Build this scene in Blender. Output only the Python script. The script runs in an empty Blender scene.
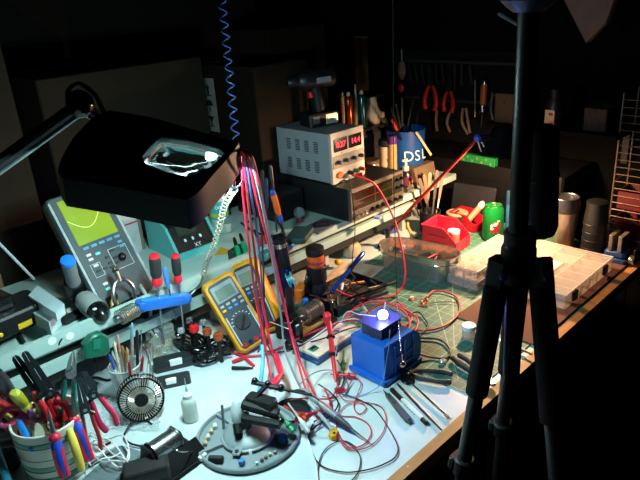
import bpy, bmesh, math, random
from mathutils import Vector, Matrix, Euler
C = bpy.context.scene.collection
S = bpy.context.scene
PI = math.pi
V = Vector
rnd = random.Random(7)

# ------------------------------------------------------------ camera, world, exposure
F = 620.0; CU, CV = 320.0, 240.0; CAMZ = 0.8
def _n(v): return v.normalized()
_X = _n(V((1000-CU, -60-CV, F)))
_Y = V((-336-CU, 34-CV, F)); _Y = _n(_Y - _X*_X.dot(_Y))
_Z = -_X.cross(_Y)
if _Z[1] > 0: _Z = -_Z
R3 = Matrix((_X, _Y, _Z))            # camera (x right, y down, z forward) -> world
cam_d = bpy.data.cameras.new('camera'); cam = bpy.data.objects.new('camera', cam_d); C.objects.link(cam)
cam_d.sensor_width = 36; cam_d.lens = 36*F/640; cam_d.clip_start = .02
_m = R3 @ Matrix(((1,0,0),(0,-1,0),(0,0,-1)))
cam.matrix_world = Matrix.Translation((0,0,CAMZ)) @ _m.to_4x4()
S.camera = cam
def ray(u, v): return R3 @ V((u-CU, v-CV, F))
def G(u, v, z=0.0):                   # point at height z above the bench top
    d = ray(u, v); return V((0,0,CAMZ)) + d*((z-CAMZ)/d.z)
def AY(u, v, y):
    d = ray(u, v); return V((0,0,CAMZ)) + d*(y/d.y)
def AX(u, v, x):
    d = ray(u, v); return V((0,0,CAMZ)) + d*(x/d.x)
def AP(u, v, p, n):
    d = ray(u, v); o = V((0,0,CAMZ)); return o + d*((p-o).dot(n)/d.dot(n))

w = bpy.data.worlds.new('night'); S.world = w; w.use_nodes = True
w.node_tree.nodes['Background'].inputs[0].default_value = (.55,.6,.8,1)
w.node_tree.nodes['Background'].inputs[1].default_value = .0035
S.view_settings.view_transform = 'Standard'; S.view_settings.look = 'None'
S.view_settings.gamma = 1; S.view_settings.exposure = 0.0; S.view_settings.use_curve_mapping = False
TUBE_E = 900.0        # fluorescent tubes inside the magnifier hood
WARM_W = 32.0        # halogen bulb in the jointed lamp
LED_W = 1.2          # the blue-white LED

# ------------------------------------------------------------ materials
def lin(h):
    h = h.lstrip('#'); o = []
    for i in (0,2,4):
        c = int(h[i:i+2],16)/255; o.append(c/12.92 if c <= .04045 else ((c+.055)/1.055)**2.4)
    return (*o, 1)
MC = {}
def mat(h, rough=.5, metal=0, var=.12, scale=25, bump=0, alpha=1, trans=0, emit=0, coat=0, spec=.5, eh=None):
    k = (h, rough, metal, var, scale, bump, alpha, trans, emit, coat, spec, eh)
    if k in MC: return MC[k]
    m = bpy.data.materials.new('mat_%s_%d' % (h, len(MC))); m.use_nodes = True
    nt = m.node_tree; b = nt.nodes['Principled BSDF']; c = lin(h)
    b.inputs['Base Color'].default_value = c
    b.inputs['Roughness'].default_value = rough; b.inputs['Metallic'].default_value = metal
    b.inputs['Alpha'].default_value = alpha; b.inputs['Transmission Weight'].default_value = trans
    b.inputs['Coat Weight'].default_value = coat; b.inputs['Specular IOR Level'].default_value = spec
    if emit:
        b.inputs['Emission Color'].default_value = lin(eh or h); b.inputs['Emission Strength'].default_value = emit
    if var:
        tc = nt.nodes.new('ShaderNodeTexCoord'); n = nt.nodes.new('ShaderNodeTexNoise')
        n.inputs['Scale'].default_value = scale; n.inputs['Detail'].default_value = 4
        nt.links.new(tc.outputs['Object'], n.inputs['Vector'])
        r = nt.nodes.new('ShaderNodeValToRGB')
        r.color_ramp.elements[0].position = .3; r.color_ramp.elements[1].position = .7
        r.color_ramp.elements[0].color = tuple(x*(1-var) for x in c[:3]) + (1,)
        r.color_ramp.elements[1].color = tuple(min(1, x*(1+var)) for x in c[:3]) + (1,)
        nt.links.new(n.outputs['Fac'], r.inputs['Fac']); nt.links.new(r.outputs['Color'], b.inputs['Base Color'])
        if bump:
            bp = nt.nodes.new('ShaderNodeBump'); bp.inputs['Strength'].default_value = bump; bp.inputs['Distance'].default_value = .002
            nt.links.new(n.outputs['Fac'], bp.inputs['Height']); nt.links.new(bp.outputs['Normal'], b.inputs['Normal'])
    MC[k] = m; return m
def node_mat(name, fn):
    m = bpy.data.materials.new(name); m.use_nodes = True; fn(m.node_tree, m.node_tree.nodes['Principled BSDF']); return m
BLACK = mat('151618', .45, spec=.3); BLACKG = mat('0e0f11', .22, coat=.3); RUBBER = mat('1b1c1e', .8, spec=.2)
DGREY = mat('34383b', .5); CHROME = mat('c9ccce', .16, 1, var=.03); STEEL = mat('9a9ea0', .3, 1, var=.08)
DSTEEL = mat('4a4c4e', .35, .9); WHITE = mat('e6e6e2', .45, var=.04); RED = mat('d0202c', .4, var=.06); BLUEP = mat('1f6fc8', .35, var=.05)
PINK = mat('d62a55', .4, var=.05); TEAL = mat('28a79b', .4, var=.05); YELLOW = mat('d9c64a', .4, var=.05)
REDW = mat('cc1c38', .42, var=.03); BLKW = mat('15181a', .45, var=.03, spec=.3); WHTW = mat('d9dad6', .5, var=.03); GRYW = mat('6a7377', .5)
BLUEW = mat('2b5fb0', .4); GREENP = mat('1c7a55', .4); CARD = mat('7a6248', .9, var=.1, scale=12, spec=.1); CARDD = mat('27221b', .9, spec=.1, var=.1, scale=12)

# ------------------------------------------------------------ mesh helpers
I4 = Matrix.Identity(4)
def T(x, y=None, z=None): return Matrix.Translation(x if y is None else (x,y,z))
def RX(a): return Matrix.Rotation(a,4,'X')
def RY(a): return Matrix.Rotation(a,4,'Y')
def RZ(a): return Matrix.Rotation(a,4,'Z')
def frame(o, x, up=V((0,0,1))):
    x = x.normalized(); z = (up - x*x.dot(up)).normalized(); y = z.cross(x)
    M = Matrix((x,y,z)).transposed().to_4x4(); M.translation = o; return M
def axis(p, q):                       # frame with z from p to q
    z = (q-p).normalized(); a = V((0,0,1)) if abs(z.z) < .9 else V((1,0,0))
    x = a.cross(z).normalized(); y = z.cross(x)
    M = Matrix((x,y,z)).transposed().to_4x4(); M.translation = p; return M
class B:
    def __init__(s): s.bm = bmesh.new()
    def raw(s, vs, fs, M=I4):
        vv = [s.bm.verts.new(M @ V(v)) for v in vs]
        for f in fs:
            try: s.bm.faces.new([vv[i] for i in f])
            except ValueError: pass
        return s
    def prism(s, poly, h, M=I4, top=1.0, bev=0):      # polygon in xy extruded 0..h
        n = len(poly); cx = sum(p[0] for p in poly)/n; cy = sum(p[1] for p in poly)/n
        def ring(k, z): return [(cx+(p[0]-cx)*k, cy+(p[1]-cy)*k, z) for p in poly]
        if bev:
            ext = max(max(abs(p[0]-cx), abs(p[1]-cy)) for p in poly); kb = 1-bev/ext
            rs = [ring(kb,0), ring(1,bev), ring(top,h-bev), ring(top*kb,h)]
        else: rs = [ring(1,0), ring(top,h)]
        vs = [v for r in rs for v in r]; fs = [tuple(reversed(range(n))), tuple(range(len(vs)-n, len(vs)))]
        for k in range(len(rs)-1):
            for i in range(n):
                j = (i+1) % n; fs.append((k*n+i, k*n+j, (k+1)*n+j, (k+1)*n+i))
        return s.raw(vs, fs, M)
    def box(s, sx, sy, sz, M=I4, bev=0):              # centred in xy, from z=0 up
        a, b = sx/2, sy/2
        if bev:
            bev = min(bev, a*.49, b*.49, sz*.49)
            p = [(a-bev,-b),(a,-b+bev),(a,b-bev),(a-bev,b),(-a+bev,b),(-a,b-bev),(-a,-b+bev),(-a+bev,-b)]
            return s.prism(p, sz, M, bev=bev*.6)
        return s.prism([(-a,-b),(a,-b),(a,b),(-a,b)], sz, M)
    def b2(s, x0,x1,y0,y1,z0,z1, bev=0):
        return s.box(x1-x0, y1-y0, z1-z0, T((x0+x1)/2,(y0+y1)/2,z0), bev)
    def lathe(s, prof, M=I4, seg=20, close=False):    # prof (r,z)
        vs = []; fs = []; n = seg
        for r, z in prof:
            for i in range(n):
                a = 2*PI*i/n; vs.append((max(r,1e-5)*math.cos(a), max(r,1e-5)*math.sin(a), z))
        m = len(prof)
        for k in range(m-1 + (1 if close else 0)):
            for i in range(n):
                j = (i+1) % n; k2 = (k+1) % m; fs.append((k*n+i, k*n+j, k2*n+j, k2*n+i))
        if not close: fs += [tuple(reversed(range(n))), tuple(range((m-1)*n, m*n))]
        return s.raw(vs, fs, M)
    def cyl(s, r, h, M=I4, seg=16, r2=None, bev=0):
        r2 = r if r2 is None else r2
        if bev: return s.lathe([(r-bev,0),(r,bev),(r2,h-bev),(r2-bev,h)], M, seg)
        return s.lathe([(r,0),(r2,h)], M, seg)
    def rod(s, p, q, r, r2=None, seg=10): return s.cyl(r, (q-p).length, axis(p,q), seg, r2)
    def ball(s, r, M=I4, sc=(1,1,1), seg=14):
        k = seg//2; pr = [(r*math.sin(PI*i/k), -r*math.cos(PI*i/k)) for i in range(k+1)]
        return s.lathe(pr, M @ Matrix.Diagonal((*sc,1)), seg)
    def tube(s, pts, r, seg=7, closed=False, rr=None):
        pts = [V(p) for p in pts]; n = len(pts); vs = []; fs = []; prev = None
        for i, p in enumerate(pts):
            if closed: t = pts[(i+1) % n]-pts[i-1]
            else: t = pts[min(i+1,n-1)]-pts[max(i-1,0)]
            if t.length < 1e-9: t = V((0,0,1))
            t.normalize()
            if prev is None: a = V((0,0,1)) if abs(t.z) < .9 else V((1,0,0)); nx = a.cross(t).normalized()
            else:
                nx = prev - t*prev.dot(t)
                nx = nx.normalized() if nx.length > 1e-6 else V((1,0,0))
            prev = nx; ny = t.cross(nx); rad = rr[i] if rr else r
            for k in range(seg):
                a = 2*PI*k/seg; vs.append(p + nx*(rad*math.cos(a)) + ny*(rad*math.sin(a)))
        for i in range(n if closed else n-1):
            i2 = (i+1) % n
            for k in range(seg):
                k2 = (k+1) % seg; fs.append((i*seg+k, i*seg+k2, i2*seg+k2, i2*seg+k))
        if not closed: fs += [tuple(reversed(range(seg))), tuple(range((n-1)*seg, n*seg))]
        return s.raw(vs, fs)
    def ring(s, R, r, M=I4, seg=24, sec=8):
        return s.tube([M @ V((R*math.cos(2*PI*i/seg), R*math.sin(2*PI*i/seg), 0)) for i in range(seg)], r, sec, True)
    def build(s, name, m, parent=None, smooth=35, M=None, label=None):
        bmesh.ops.recalc_face_normals(s.bm, faces=s.bm.faces)
        me = bpy.data.meshes.new(name); s.bm.to_mesh(me); s.bm.free(); me.materials.append(m)
        if smooth:
            me.polygons.foreach_set('use_smooth', [True]*len(me.polygons)); me.set_sharp_from_angle(angle=math.radians(smooth))
        o = bpy.data.objects.new(name, me); C.objects.link(o)
        if parent: o.parent = parent
        if M is not None: o.matrix_basis = M
        if label: o['label'] = label
        return o
def tag(o, label, cat, group=None):
    o['label'] = label; o['category'] = cat
    if group: o['group'] = group
    return o
def thing(name, label, cat, M=I4, group=None):
    o = bpy.data.objects.new(name, None); C.objects.link(o); o.empty_display_size = .02
    if isinstance(M, Vector): M = T(M)
    o.matrix_basis = M; return tag(o, label, cat, group)
def struct(o): o['kind'] = 'structure'; return o
def stuff(o): o['kind'] = 'stuff'; return o
def copy_tree(o, parent=None):
    c = o.copy(); C.objects.link(c); c.parent = parent
    for ch in list(o.children): copy_tree(ch, c)
    return c
def spline(P, n=8, closed=False):
    P = [V(p) for p in P]; out = []; m = len(P)
    if m == 2: return [P[0].lerp(P[1], i/n) for i in range(n+1)]
    for i in range(m if closed else m-1):
        if closed: a, b, c, d = P[i-1], P[i], P[(i+1)%m], P[(i+2)%m]
        else: a, b, c, d = P[max(i-1,0)], P[i], P[i+1], P[min(i+2,m-1)]
        for k in range(n):
            t = k/n; out.append(.5*((2*b)+(c-a)*t+(2*a-5*b+4*c-d)*t*t+(3*b-a-3*c+d)*t**3))
    if not closed: out.append(P[-1])
    return out
def cable(name, px, r, m, label, cat='cable', group=None, n=8, seg=7):     # px: (u, v, height)
    o = B().tube(spline([G(*p) for p in px], n), r, seg).build(name, m, None, 60)
    return tag(o, label, cat, group)
def text(s, size, M, m, parent, name='lettering', depth=.0003, align='CENTER', sx=1, kind=None):
    c = bpy.data.curves.new(name, 'FONT'); c.body = s; c.size = size; c.extrude = depth; c.align_x = align; c.align_y = 'CENTER'
    c.resolution_u = 3
    t = bpy.data.objects.new('t', c); C.objects.link(t); bpy.context.view_layer.update()
    me = bpy.data.meshes.new_from_object(t.evaluated_get(bpy.context.evaluated_depsgraph_get()))
    bpy.data.objects.remove(t); me.materials.clear(); me.materials.append(m)
    o = bpy.data.objects.new(name, me); C.objects.link(o)
    if parent: o.parent = parent
    o.matrix_basis = M @ Matrix.Diagonal((sx,1,1,1))
    if kind: o['kind'] = kind
    return o
def face(o, n, up=V((0,0,1))):        # frame whose z is the outward normal n, y is up
    n = n.normalized(); y = (up-n*n.dot(up)).normalized(); x = y.cross(n)
    M = Matrix((x,y,n)).transposed().to_4x4(); M.translation = o; return M
def rrect(a, b, r, k=4):              # rounded rectangle outline, half sizes a, b
    p = []
    for cx, cy, a0 in ((a-r,b-r,0),(-a+r,b-r,90),(-a+r,-b+r,180),(a-r,-b+r,270)):
        for i in range(k+1):
            t = math.radians(a0+90*i/k); p.append((cx+r*math.cos(t), cy+r*math.sin(t)))
    return p
def lie(u1, v1, u2, v2, z=0.0):       # frame lying flat, x from first pixel to second, and the length
    p, q = G(u1,v1,z), G(u2,v2,z); return frame(p, q-p), (q-p).length
# ------------------------------------------------------------ setting
EDGE = .548
def wood(nt, b):
    tc = nt.nodes.new('ShaderNodeTexCoord'); mp = nt.nodes.new('ShaderNodeMapping'); mp.inputs['Scale'].default_value = (3,60,60)
    n = nt.nodes.new('ShaderNodeTexNoise'); n.inputs['Scale'].default_value = 2; n.inputs['Detail'].default_value = 6
    r = nt.nodes.new('ShaderNodeValToRGB'); r.color_ramp.elements[0].color = lin('80532a'); r.color_ramp.elements[1].color = lin('bd8648')
    n2 = nt.nodes.new('ShaderNodeTexNoise'); n2.inputs['Scale'].default_value = 90
    r2 = nt.nodes.new('ShaderNodeValToRGB'); r2.color_ramp.elements[0].position = .71; r2.color_ramp.elements[1].position = .74
    mx = nt.nodes.new('ShaderNodeMixRGB'); mx.inputs[2].default_value = lin('d8ccb4')
    L = nt.links.new; L(tc.outputs['Object'], mp.inputs[0]); L(mp.outputs[0], n.inputs['Vector']); L(n.outputs['Fac'], r.inputs[0])
    L(tc.outputs['Object'], n2.inputs['Vector']); L(n2.outputs['Fac'], r2.inputs[0]); L(r2.outputs[0], mx.inputs[0]); L(r.outputs[0], mx.inputs[1])
    L(mx.outputs[0], b.inputs['Base Color']); b.inputs['Roughness'].default_value = .55
WOOD = node_mat('worn_wood', wood)
def desk(nt, b):
    tc = nt.nodes.new('ShaderNodeTexCoord'); L = nt.links.new
    n = nt.nodes.new('ShaderNodeTexNoise'); n.inputs['Scale'].default_value = 9; n.inputs['Detail'].default_value = 8
    r = nt.nodes.new('ShaderNodeValToRGB'); r.color_ramp.elements[0].position = .3; r.color_ramp.elements[0].color = lin('b0bfc1'); r.color_ramp.elements[1].position = .6; r.color_ramp.elements[1].color = lin('c0cdcf')
    L(tc.outputs['Object'], n.inputs['Vector']); L(n.outputs['Fac'], r.inputs[0]); L(r.outputs[0], b.inputs['Base Color']); b.inputs['Roughness'].default_value = .38
DESK = node_mat('laminate', desk)
def grid(nt, b):
    L = nt.links.new; tc = nt.nodes.new('ShaderNodeTexCoord'); sp = nt.nodes.new('ShaderNodeSeparateXYZ'); L(tc.outputs['Object'], sp.inputs[0])
    outs = []
    for i in (0,1):
        for per, wd in ((.0254,.035),(.127,.014)):
            d = nt.nodes.new('ShaderNodeMath'); d.operation = 'DIVIDE'; d.inputs[1].default_value = per; L(sp.outputs[i], d.inputs[0])
            fr = nt.nodes.new('ShaderNodeMath'); fr.operation = 'FRACT'; L(d.outputs[0], fr.inputs[0])
            lt = nt.nodes.new('ShaderNodeMath'); lt.operation = 'LESS_THAN'; lt.inputs[1].default_value = wd; L(fr.outputs[0], lt.inputs[0]); outs.append(lt)
    s = outs[0]
    for o in outs[1:]:
        a = nt.nodes.new('ShaderNodeMath'); a.operation = 'MAXIMUM'; L(s.outputs[0], a.inputs[0]); L(o.outputs[0], a.inputs[1]); s = a
    n = nt.nodes.new('ShaderNodeTexNoise'); n.inputs['Scale'].default_value = 8; L(tc.outputs['Object'], n.inputs['Vector'])
    r = nt.nodes.new('ShaderNodeValToRGB'); r.color_ramp.elements[0].color = lin('2b5b50'); r.color_ramp.elements[1].color = lin('3c7062'); L(n.outputs['Fac'], r.inputs[0])
    mx = nt.nodes.new('ShaderNodeMixRGB'); mx.inputs[2].default_value = lin('93b094'); L(s.outputs[0], mx.inputs[0]); L(r.outputs[0], mx.inputs[1])
    L(mx.outputs[0], b.inputs['Base Color']); b.inputs['Roughness'].default_value = .6
GRID = node_mat('gridded_vinyl', grid)
def hatch(nt, b):
    L = nt.links.new; tc = nt.nodes.new('ShaderNodeTexCoord'); w_ = nt.nodes.new('ShaderNodeTexChecker'); w_.inputs['Scale'].default_value = 260
    w_.inputs[1].default_value = lin('6b4534'); w_.inputs[2].default_value = lin('4d3026'); L(tc.outputs['Object'], w_.inputs[0]); L(w_.outputs[0], b.inputs['Base Color']); b.inputs['Roughness'].default_value = .9
BROWN = node_mat('brown_weave', hatch)

struct(B().b2(-1.5,3,-1.5,3,-.8,-.76).build('floor', mat('2a2622', .8, scale=4)))
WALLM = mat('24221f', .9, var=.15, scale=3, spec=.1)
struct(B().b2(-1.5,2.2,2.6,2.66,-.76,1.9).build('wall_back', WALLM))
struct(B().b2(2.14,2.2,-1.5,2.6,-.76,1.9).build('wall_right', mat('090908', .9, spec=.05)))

t = thing('workbench', 'long pale laminate workbench with a worn brown wooden front edge', 'workbench', I4)
B().b2(-.35,1.80,EDGE,1.66,-.03,0).build('bench_top', DESK, t)
B().b2(-.35,1.80,EDGE-.022,EDGE,-.032,.0008,.003).build('wooden_edge', WOOD, t)
for x, y in ((-.3,.62),(1.74,.62),(-.3,1.6),(1.74,1.6)):
    B().b2(x-.03,x+.03,y-.03,y+.03,-.76,-.03).build('leg', DSTEEL, t)
B().b2(-.3,1.74,1.58,1.6,-.5,-.1).build('modesty_panel', DSTEEL, t)
# red-brown stool bar glimpsed under the bench
t = thing('step_stool', 'dark red-brown wooden stool under the bench, behind the tripod legs', 'stool', T(1.25,.75,-.76) @ RZ(.35))
B().b2(-.17,.17,-.13,.13,.30,.325,.004).build('seat', mat('5a2a1c', .6), t)
for sx in (-1,1):
    for sy in (-1,1): B().rod(V((sx*.15,sy*.11,.3)), V((sx*.17,sy*.13,0)), .012).build('leg', mat('5a2a1c', .6), t)

LIP = 1.20; SZ = .148
SHELFM = mat('a3bdb8', .5, var=.06, scale=6); 
t = thing('riser_shelf', 'long pale green raised shelf with a double front rail at the bench back', 'shelf', T(0,LIP,0))
B().b2(-.35,1.85,.012,.40,SZ-.016,SZ,.002).build('shelf_board', SHELFM, t)
B().b2(-.35,.98,0,.012,SZ-.006,SZ+.026,.002).build('front_lip', SHELFM, t)
B().b2(.98,1.85,0,.012,SZ-.020,SZ+.002,.002).build('front_lip', SHELFM, t)
B().b2(-.35,1.62,.004,.018,.088,.112,.003).build('lower_rail', SHELFM, t)
B().b2(-.35,1.62,.030,.036,.05,SZ-.016).build('recess_shade_panel', mat('1c2322', .7), t)  # dark sheet, its colour stands in for shade under the pale shelf
for x in (-.2,.33,.80,1.215,1.6):
    B().b2(x-.009,x+.009,.045,.07,0,SZ-.016,.002).build('post', mat('b9b9ac', .5), t)
for u, v in ((52,341),(70,336)):
    B().cyl(.009,.0006,T(AY(u,v,LIP-.0008) - V((0,LIP,0))) @ RX(PI/2) ,14).build('round_sticker', WHITE, t)

t = thing('cutting_mat', 'green self-healing cutting mat with a pale inch grid', 'mat', T(.94,.565,0))
B().prism(rrect(.455,.305,.008), .003, T(.455,.305,0)).build('mat_sheet', GRID, t)
for a, b in (((.12,.12),(.62,.46)),((.50,.04),(.18,.52)),((.03,.05),(.3,.3))):
    a, b = V((*a,.0031)), V((*b,.0031)); B().box((b-a).length,.0014,.0003, frame((a+b)/2, b-a)).build('printed_line', mat('a8c0a0',.6), t)
t = tag(B().b2(1.19,1.77,.553,.77,.0034,.0064,.001).build('brown_mat', BROWN), 'brown woven rubber mat on the right end of the green mat', 'mat')

# storage behind the bench
t = thing('storage_rack', 'dark metal rack behind the bench carrying cardboard boxes', 'rack', T(0,1.68,0))
B().b2(-.9,2.1,0,.85,.06,.1).build('rack_board', DSTEEL, t)
for x in (-.8,.6,2.0):
    for y in (.03,.82): B().b2(x-.02,x+.02,y-.02,y+.02,-.76,.06).build('upright', DSTEEL, t)
def carton(name, label, x0,x1,y0,y1,z0,z1, m=CARD, parent=None):
    t = thing(name, label, 'box', T((x0+x1)/2,(y0+y1)/2,z0))
    a, b, h = (x1-x0)/2, (y1-y0)/2, z1-z0
    B().b2(-a,a,-b,b,0,h,.004).build('body', m, t)
    B().b2(-a*.98,a*.98,-.025,.025,h,h+.001).build('tape', mat('8a7350',.3), t)
    B().b2(-a*.98,-.002,-b*.98,b*.98,h-.0005,h+.0006).build('flap', m, t); B().b2(.002,a*.98,-b*.98,b*.98,h-.0005,h+.0006).build('flap', m, t)
    return t, a, b, h
PRINT = mat('14120f', .9)
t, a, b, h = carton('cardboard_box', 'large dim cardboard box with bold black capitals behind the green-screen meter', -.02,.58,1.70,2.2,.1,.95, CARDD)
p = AY(45,242,1.70); o = V(t.location)
for k, ch_ in enumerate('LARGE BOX'):
    if ch_ != ' ': text(ch_, .062, face(V((p.x-o.x-.035+(k-4)*.040, -b-.001, p.z-.115)), V((0,-1,0))), PRINT, t, 'letter')
p = AY(40,225,1.70)
text('CAUTION  HEAVY', .018, face(V((p.x-o.x+.05, -b-.001, p.z-.165)), V((0,-1,0))), PRINT, t, kind='stuff')
for k in range(11):
    B().box(.26,.0004,.0018, T(-.12,-b-.0006,h-.27-.022*k)).build('printed_rule', PRINT, t)
for x in (-.25,.01):
    B().box(.002,.0004,.225, T(x,-b-.0006,h-.49)).build('printed_rule', PRINT, t)
t, a, b, h = carton('cardboard_box', 'tan cardboard box edge at the far left of the bench back', -.30,AY(22,285,1.655).x-.05,1.625,1.69,.1,AY(0,186,1.64).z, CARD)
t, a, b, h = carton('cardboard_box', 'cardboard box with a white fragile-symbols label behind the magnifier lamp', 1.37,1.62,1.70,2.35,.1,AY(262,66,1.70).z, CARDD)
o = V(t.location); p = AX(210,105,1.37)
lb = B().box(.0006,.085,.20, T(-a-.0006,p.y-o.y,p.z-.1-.10)).build('symbols_label', mat('a9a9a3',.7), t)
for k in range(3):
    q = V((-a-.0012,p.y-o.y,p.z-.1-.062+.06*k))
    m_ = face(q, V((-1,0,0)))
    if k == 0: s_ = B().prism([(-.02,.02),(.02,.02),(.004,0),(.004,-.015),(.015,-.02),(-.015,-.02),(-.004,-.015),(-.004,0)], .0004, m_)
    elif k == 1: s_ = B().prism([(-.024,0),(-.015,.018),(0,.022),(.015,.018),(.024,0),(.003,0),(.003,-.022),(-.003,-.022),(-.003,0)], .0004, m_)
    else: s_ = B().prism([(-.018,-.02),(-.006,-.02),(-.006,.004),(-.012,.004),(0,.022),(.012,.004),(.006,.004),(.006,-.02),(.018,-.02),(.018,-.024),(-.018,-.024)], .0004, m_)
    s_.build('printed_symbol', PRINT, lb, 0)
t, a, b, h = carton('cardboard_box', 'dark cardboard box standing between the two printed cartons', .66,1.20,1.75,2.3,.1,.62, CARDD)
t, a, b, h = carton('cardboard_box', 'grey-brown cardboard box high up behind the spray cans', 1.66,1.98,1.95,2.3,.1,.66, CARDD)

# ------------------------------------------------------------ magnifier lamp (cold fluorescent)
HK = .78                              # the hood hangs this share of the way from the lens to its first estimate
HA, HB, HC = G(62,192,.8-.32*HK), G(188,205,.8-.35*HK), G(238,150,.8-.30*HK)
hn = (HC-HB).cross(HA-HB).normalized()
if hn.z < 0: hn = -hn
HM = frame(HB, HA-HB, hn); HMi = HM.inverted()
def hp(u, v):
    q = HMi @ AP(u, v, HB, hn); return (q.x, q.y)
t = thing('magnifier_lamp', 'black hooded magnifier lamp on a jointed arm, shining cold white light down', 'lamp', HM)
out = [hp(*p) for p in ((60,190),(64,172),(76,150),(96,128),(112,122),(150,128),(200,143),(240,155),(228,172),(214,188),(200,206),(189,213),(160,208),(110,198))]
hole = [hp(*p) for p in ((144,170),(152,160),(163,150),(190,154),(222,163),(226,168),(212,182),(192,192),(168,187),(148,178))]
# hood: top deck with a hole, bridged from outline to lens opening
def bridge(bm_b, o2, i2, z):
    cx = sum(p[0] for p in i2)/len(i2); cy = sum(p[1] for p in i2)/len(i2); n = 48
    def cut(poly, a):
        d = V((math.cos(a), math.sin(a))); best = None
        for k in range(len(poly)):
            p = V(poly[k])-V((cx,cy)); q = V(poly[(k+1)%len(poly)])-V((cx,cy)); e = q-p
            den = d.x*e.y-d.y*e.x
            if abs(den) < 1e-12: continue
            tt = (p.x*e.y-p.y*e.x)/den; ss = (p.x*d.y-p.y*d.x)/den
            if tt > 0 and -1e-6 <= ss <= 1+1e-6: best = max(best or 0, tt)
        return (cx+d.x*best, cy+d.y*best)
    ro = [cut(o2, 2*PI*k/n) for k in range(n)]; ri = [cut(i2, 2*PI*k/n) for k in range(n)]
    vs = []; 
    for r_, zz, sc in ((ri,z-.012,1),(ri,z,1),(ro,z-.002,1),(ro,z-.050,1.03),(ro,z-.050,1.0),(ro,z-.006,.985),(ri,z-.012,1)):
        vs += [(cx+(p[0]-cx)*sc, cy+(p[1]-cy)*sc, zz) for p in r_]
    fs = []
    for k in range(6):
        for i in range(n):
            j = (i+1) % n; fs.append((k*n+i,k*n+j,(k+1)*n+j,(k+1)*n+i))
    bm_b.raw(vs, fs); return (cx, cy), ri
hb = B(); (lcx, lcy), ri = bridge(hb, out, hole, .024); hb.build('hood', mat('0b0b0d', .5, spec=.25), t, 40)
lens = B(); n = len(ri); prof = [(1,0),(.97,.004),(.75,.0085),(.4,.0115),(0.02,.0125)]
vs = []; fs = []
for sgn in (1,-1):
    base = len(vs)
    for k, z in prof: vs += [(lcx+(p[0]-lcx)*k, lcy+(p[1]-lcy)*k, .012+sgn*z) for p in ri]
    for k in range(len(prof)-1):
        for i in range(n):
            j = (i+1)%n; fs.append((base+k*n+i, base+k*n+j, base+(k+1)*n+j, base+(k+1)*n+i))
    fs.append(tuple(base+(len(prof)-1)*n+i for i in range(n)))
lens.raw(vs, fs); bmesh.ops.remove_doubles(lens.bm, verts=lens.bm.verts, dist=1e-5)
lens.build('magnifying_lens', mat('e8f6f6', .02, var=0, trans=1), t, 80)
B().tube([(lcx+(p[0]-lcx)*1.02, lcy+(p[1]-lcy)*1.02, .0245) for p in ri], .002, 6, True).build('lens_bezel', BLACKG, t)
TUBEM = mat('e8ffff', .5, var=0, emit=TUBE_E, eh='ccf4f4')
oc = V((sum(p[0] for p in out)/len(out), sum(p[1] for p in out)/len(out), 0))
for s_, nm in ((.82,'fluorescent_tube'),):
    pts = []
    for k in range(4):
        pass
    x0 = min(p[0] for p in out); x1 = max(p[0] for p in out); y0 = min(p[1] for p in out); y1 = max(p[1] for p in out)
    B().rod(V((x0+.05,y0+.03,-.012)), V((x1-.10,y0+.03,-.012)), .006, seg=8).build(nm, TUBEM, t)
    B().rod(V((x0+.05,y0+.06,-.012)), V((x0+.05,y1-.06,-.012)), .006, seg=8).build(nm, TUBEM, t)
# arm: the lower arm rises from beyond the left edge to the elbow, short link to the hood
def gh(u, v, z): return G(u, v, CAMZ-(CAMZ-z)*HK)
e1 = gh(80,104,.60); e0 = gh(-60,205,.42); e2 = gh(112,124,.545)
inv = HMi
def L_(p): return inv @ p
B().rod(L_(e0), L_(e1), .011).build('arm', BLACK, t)
d_ = V((0,0,-.016)); B().rod(L_(e0+d_), L_(e1+d_), .004).build('tension_rod', mat('8a9a9e',.3,.8), t)
B().ball(.024, T(L_(e1)), (1,1,1), 18).build('elbow_joint', BLACKG, t)
B().rod(L_(e1), L_(e2), .009).build('upper_link', BLACK, t); B().rod(L_(e1+d_), L_(e2+d_), .003).build('tension_rod', mat('8a9a9e',.3,.8), t)
B().tube(spline([L_(gh(*p)) for p in ((72,112,.60),(68,92,.625),(80,84,.63),(96,96,.61),(104,112,.585),(118,128,.55))]), .0045, 8).build('power_cord', RUBBER, t)
b0 = V((e0.x-.02, e0.y+.02, 0)); b0.z = 0
B().rod(L_(e0), L_(V((e0.x,e0.y,.04))), .011).build('lower_arm', BLACK, t)
B().cyl(.03,.04,T(0,0,0)).build('clamp', BLACK, t, M=inv @ T(V((e0.x,e0.y,0))))
# pale rod leaning at far left
a_, c_ = G(34,279,SZ+.01), G(-8,236,.32)
o = B().rod(V((0,0,0)), c_-a_, .0035).build('support_rod', mat('c8dfe6', .35), None, M=T(a_)); tag(o, 'thin pale blue rod leaning up from the shelf at the far left', 'rod')

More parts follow.
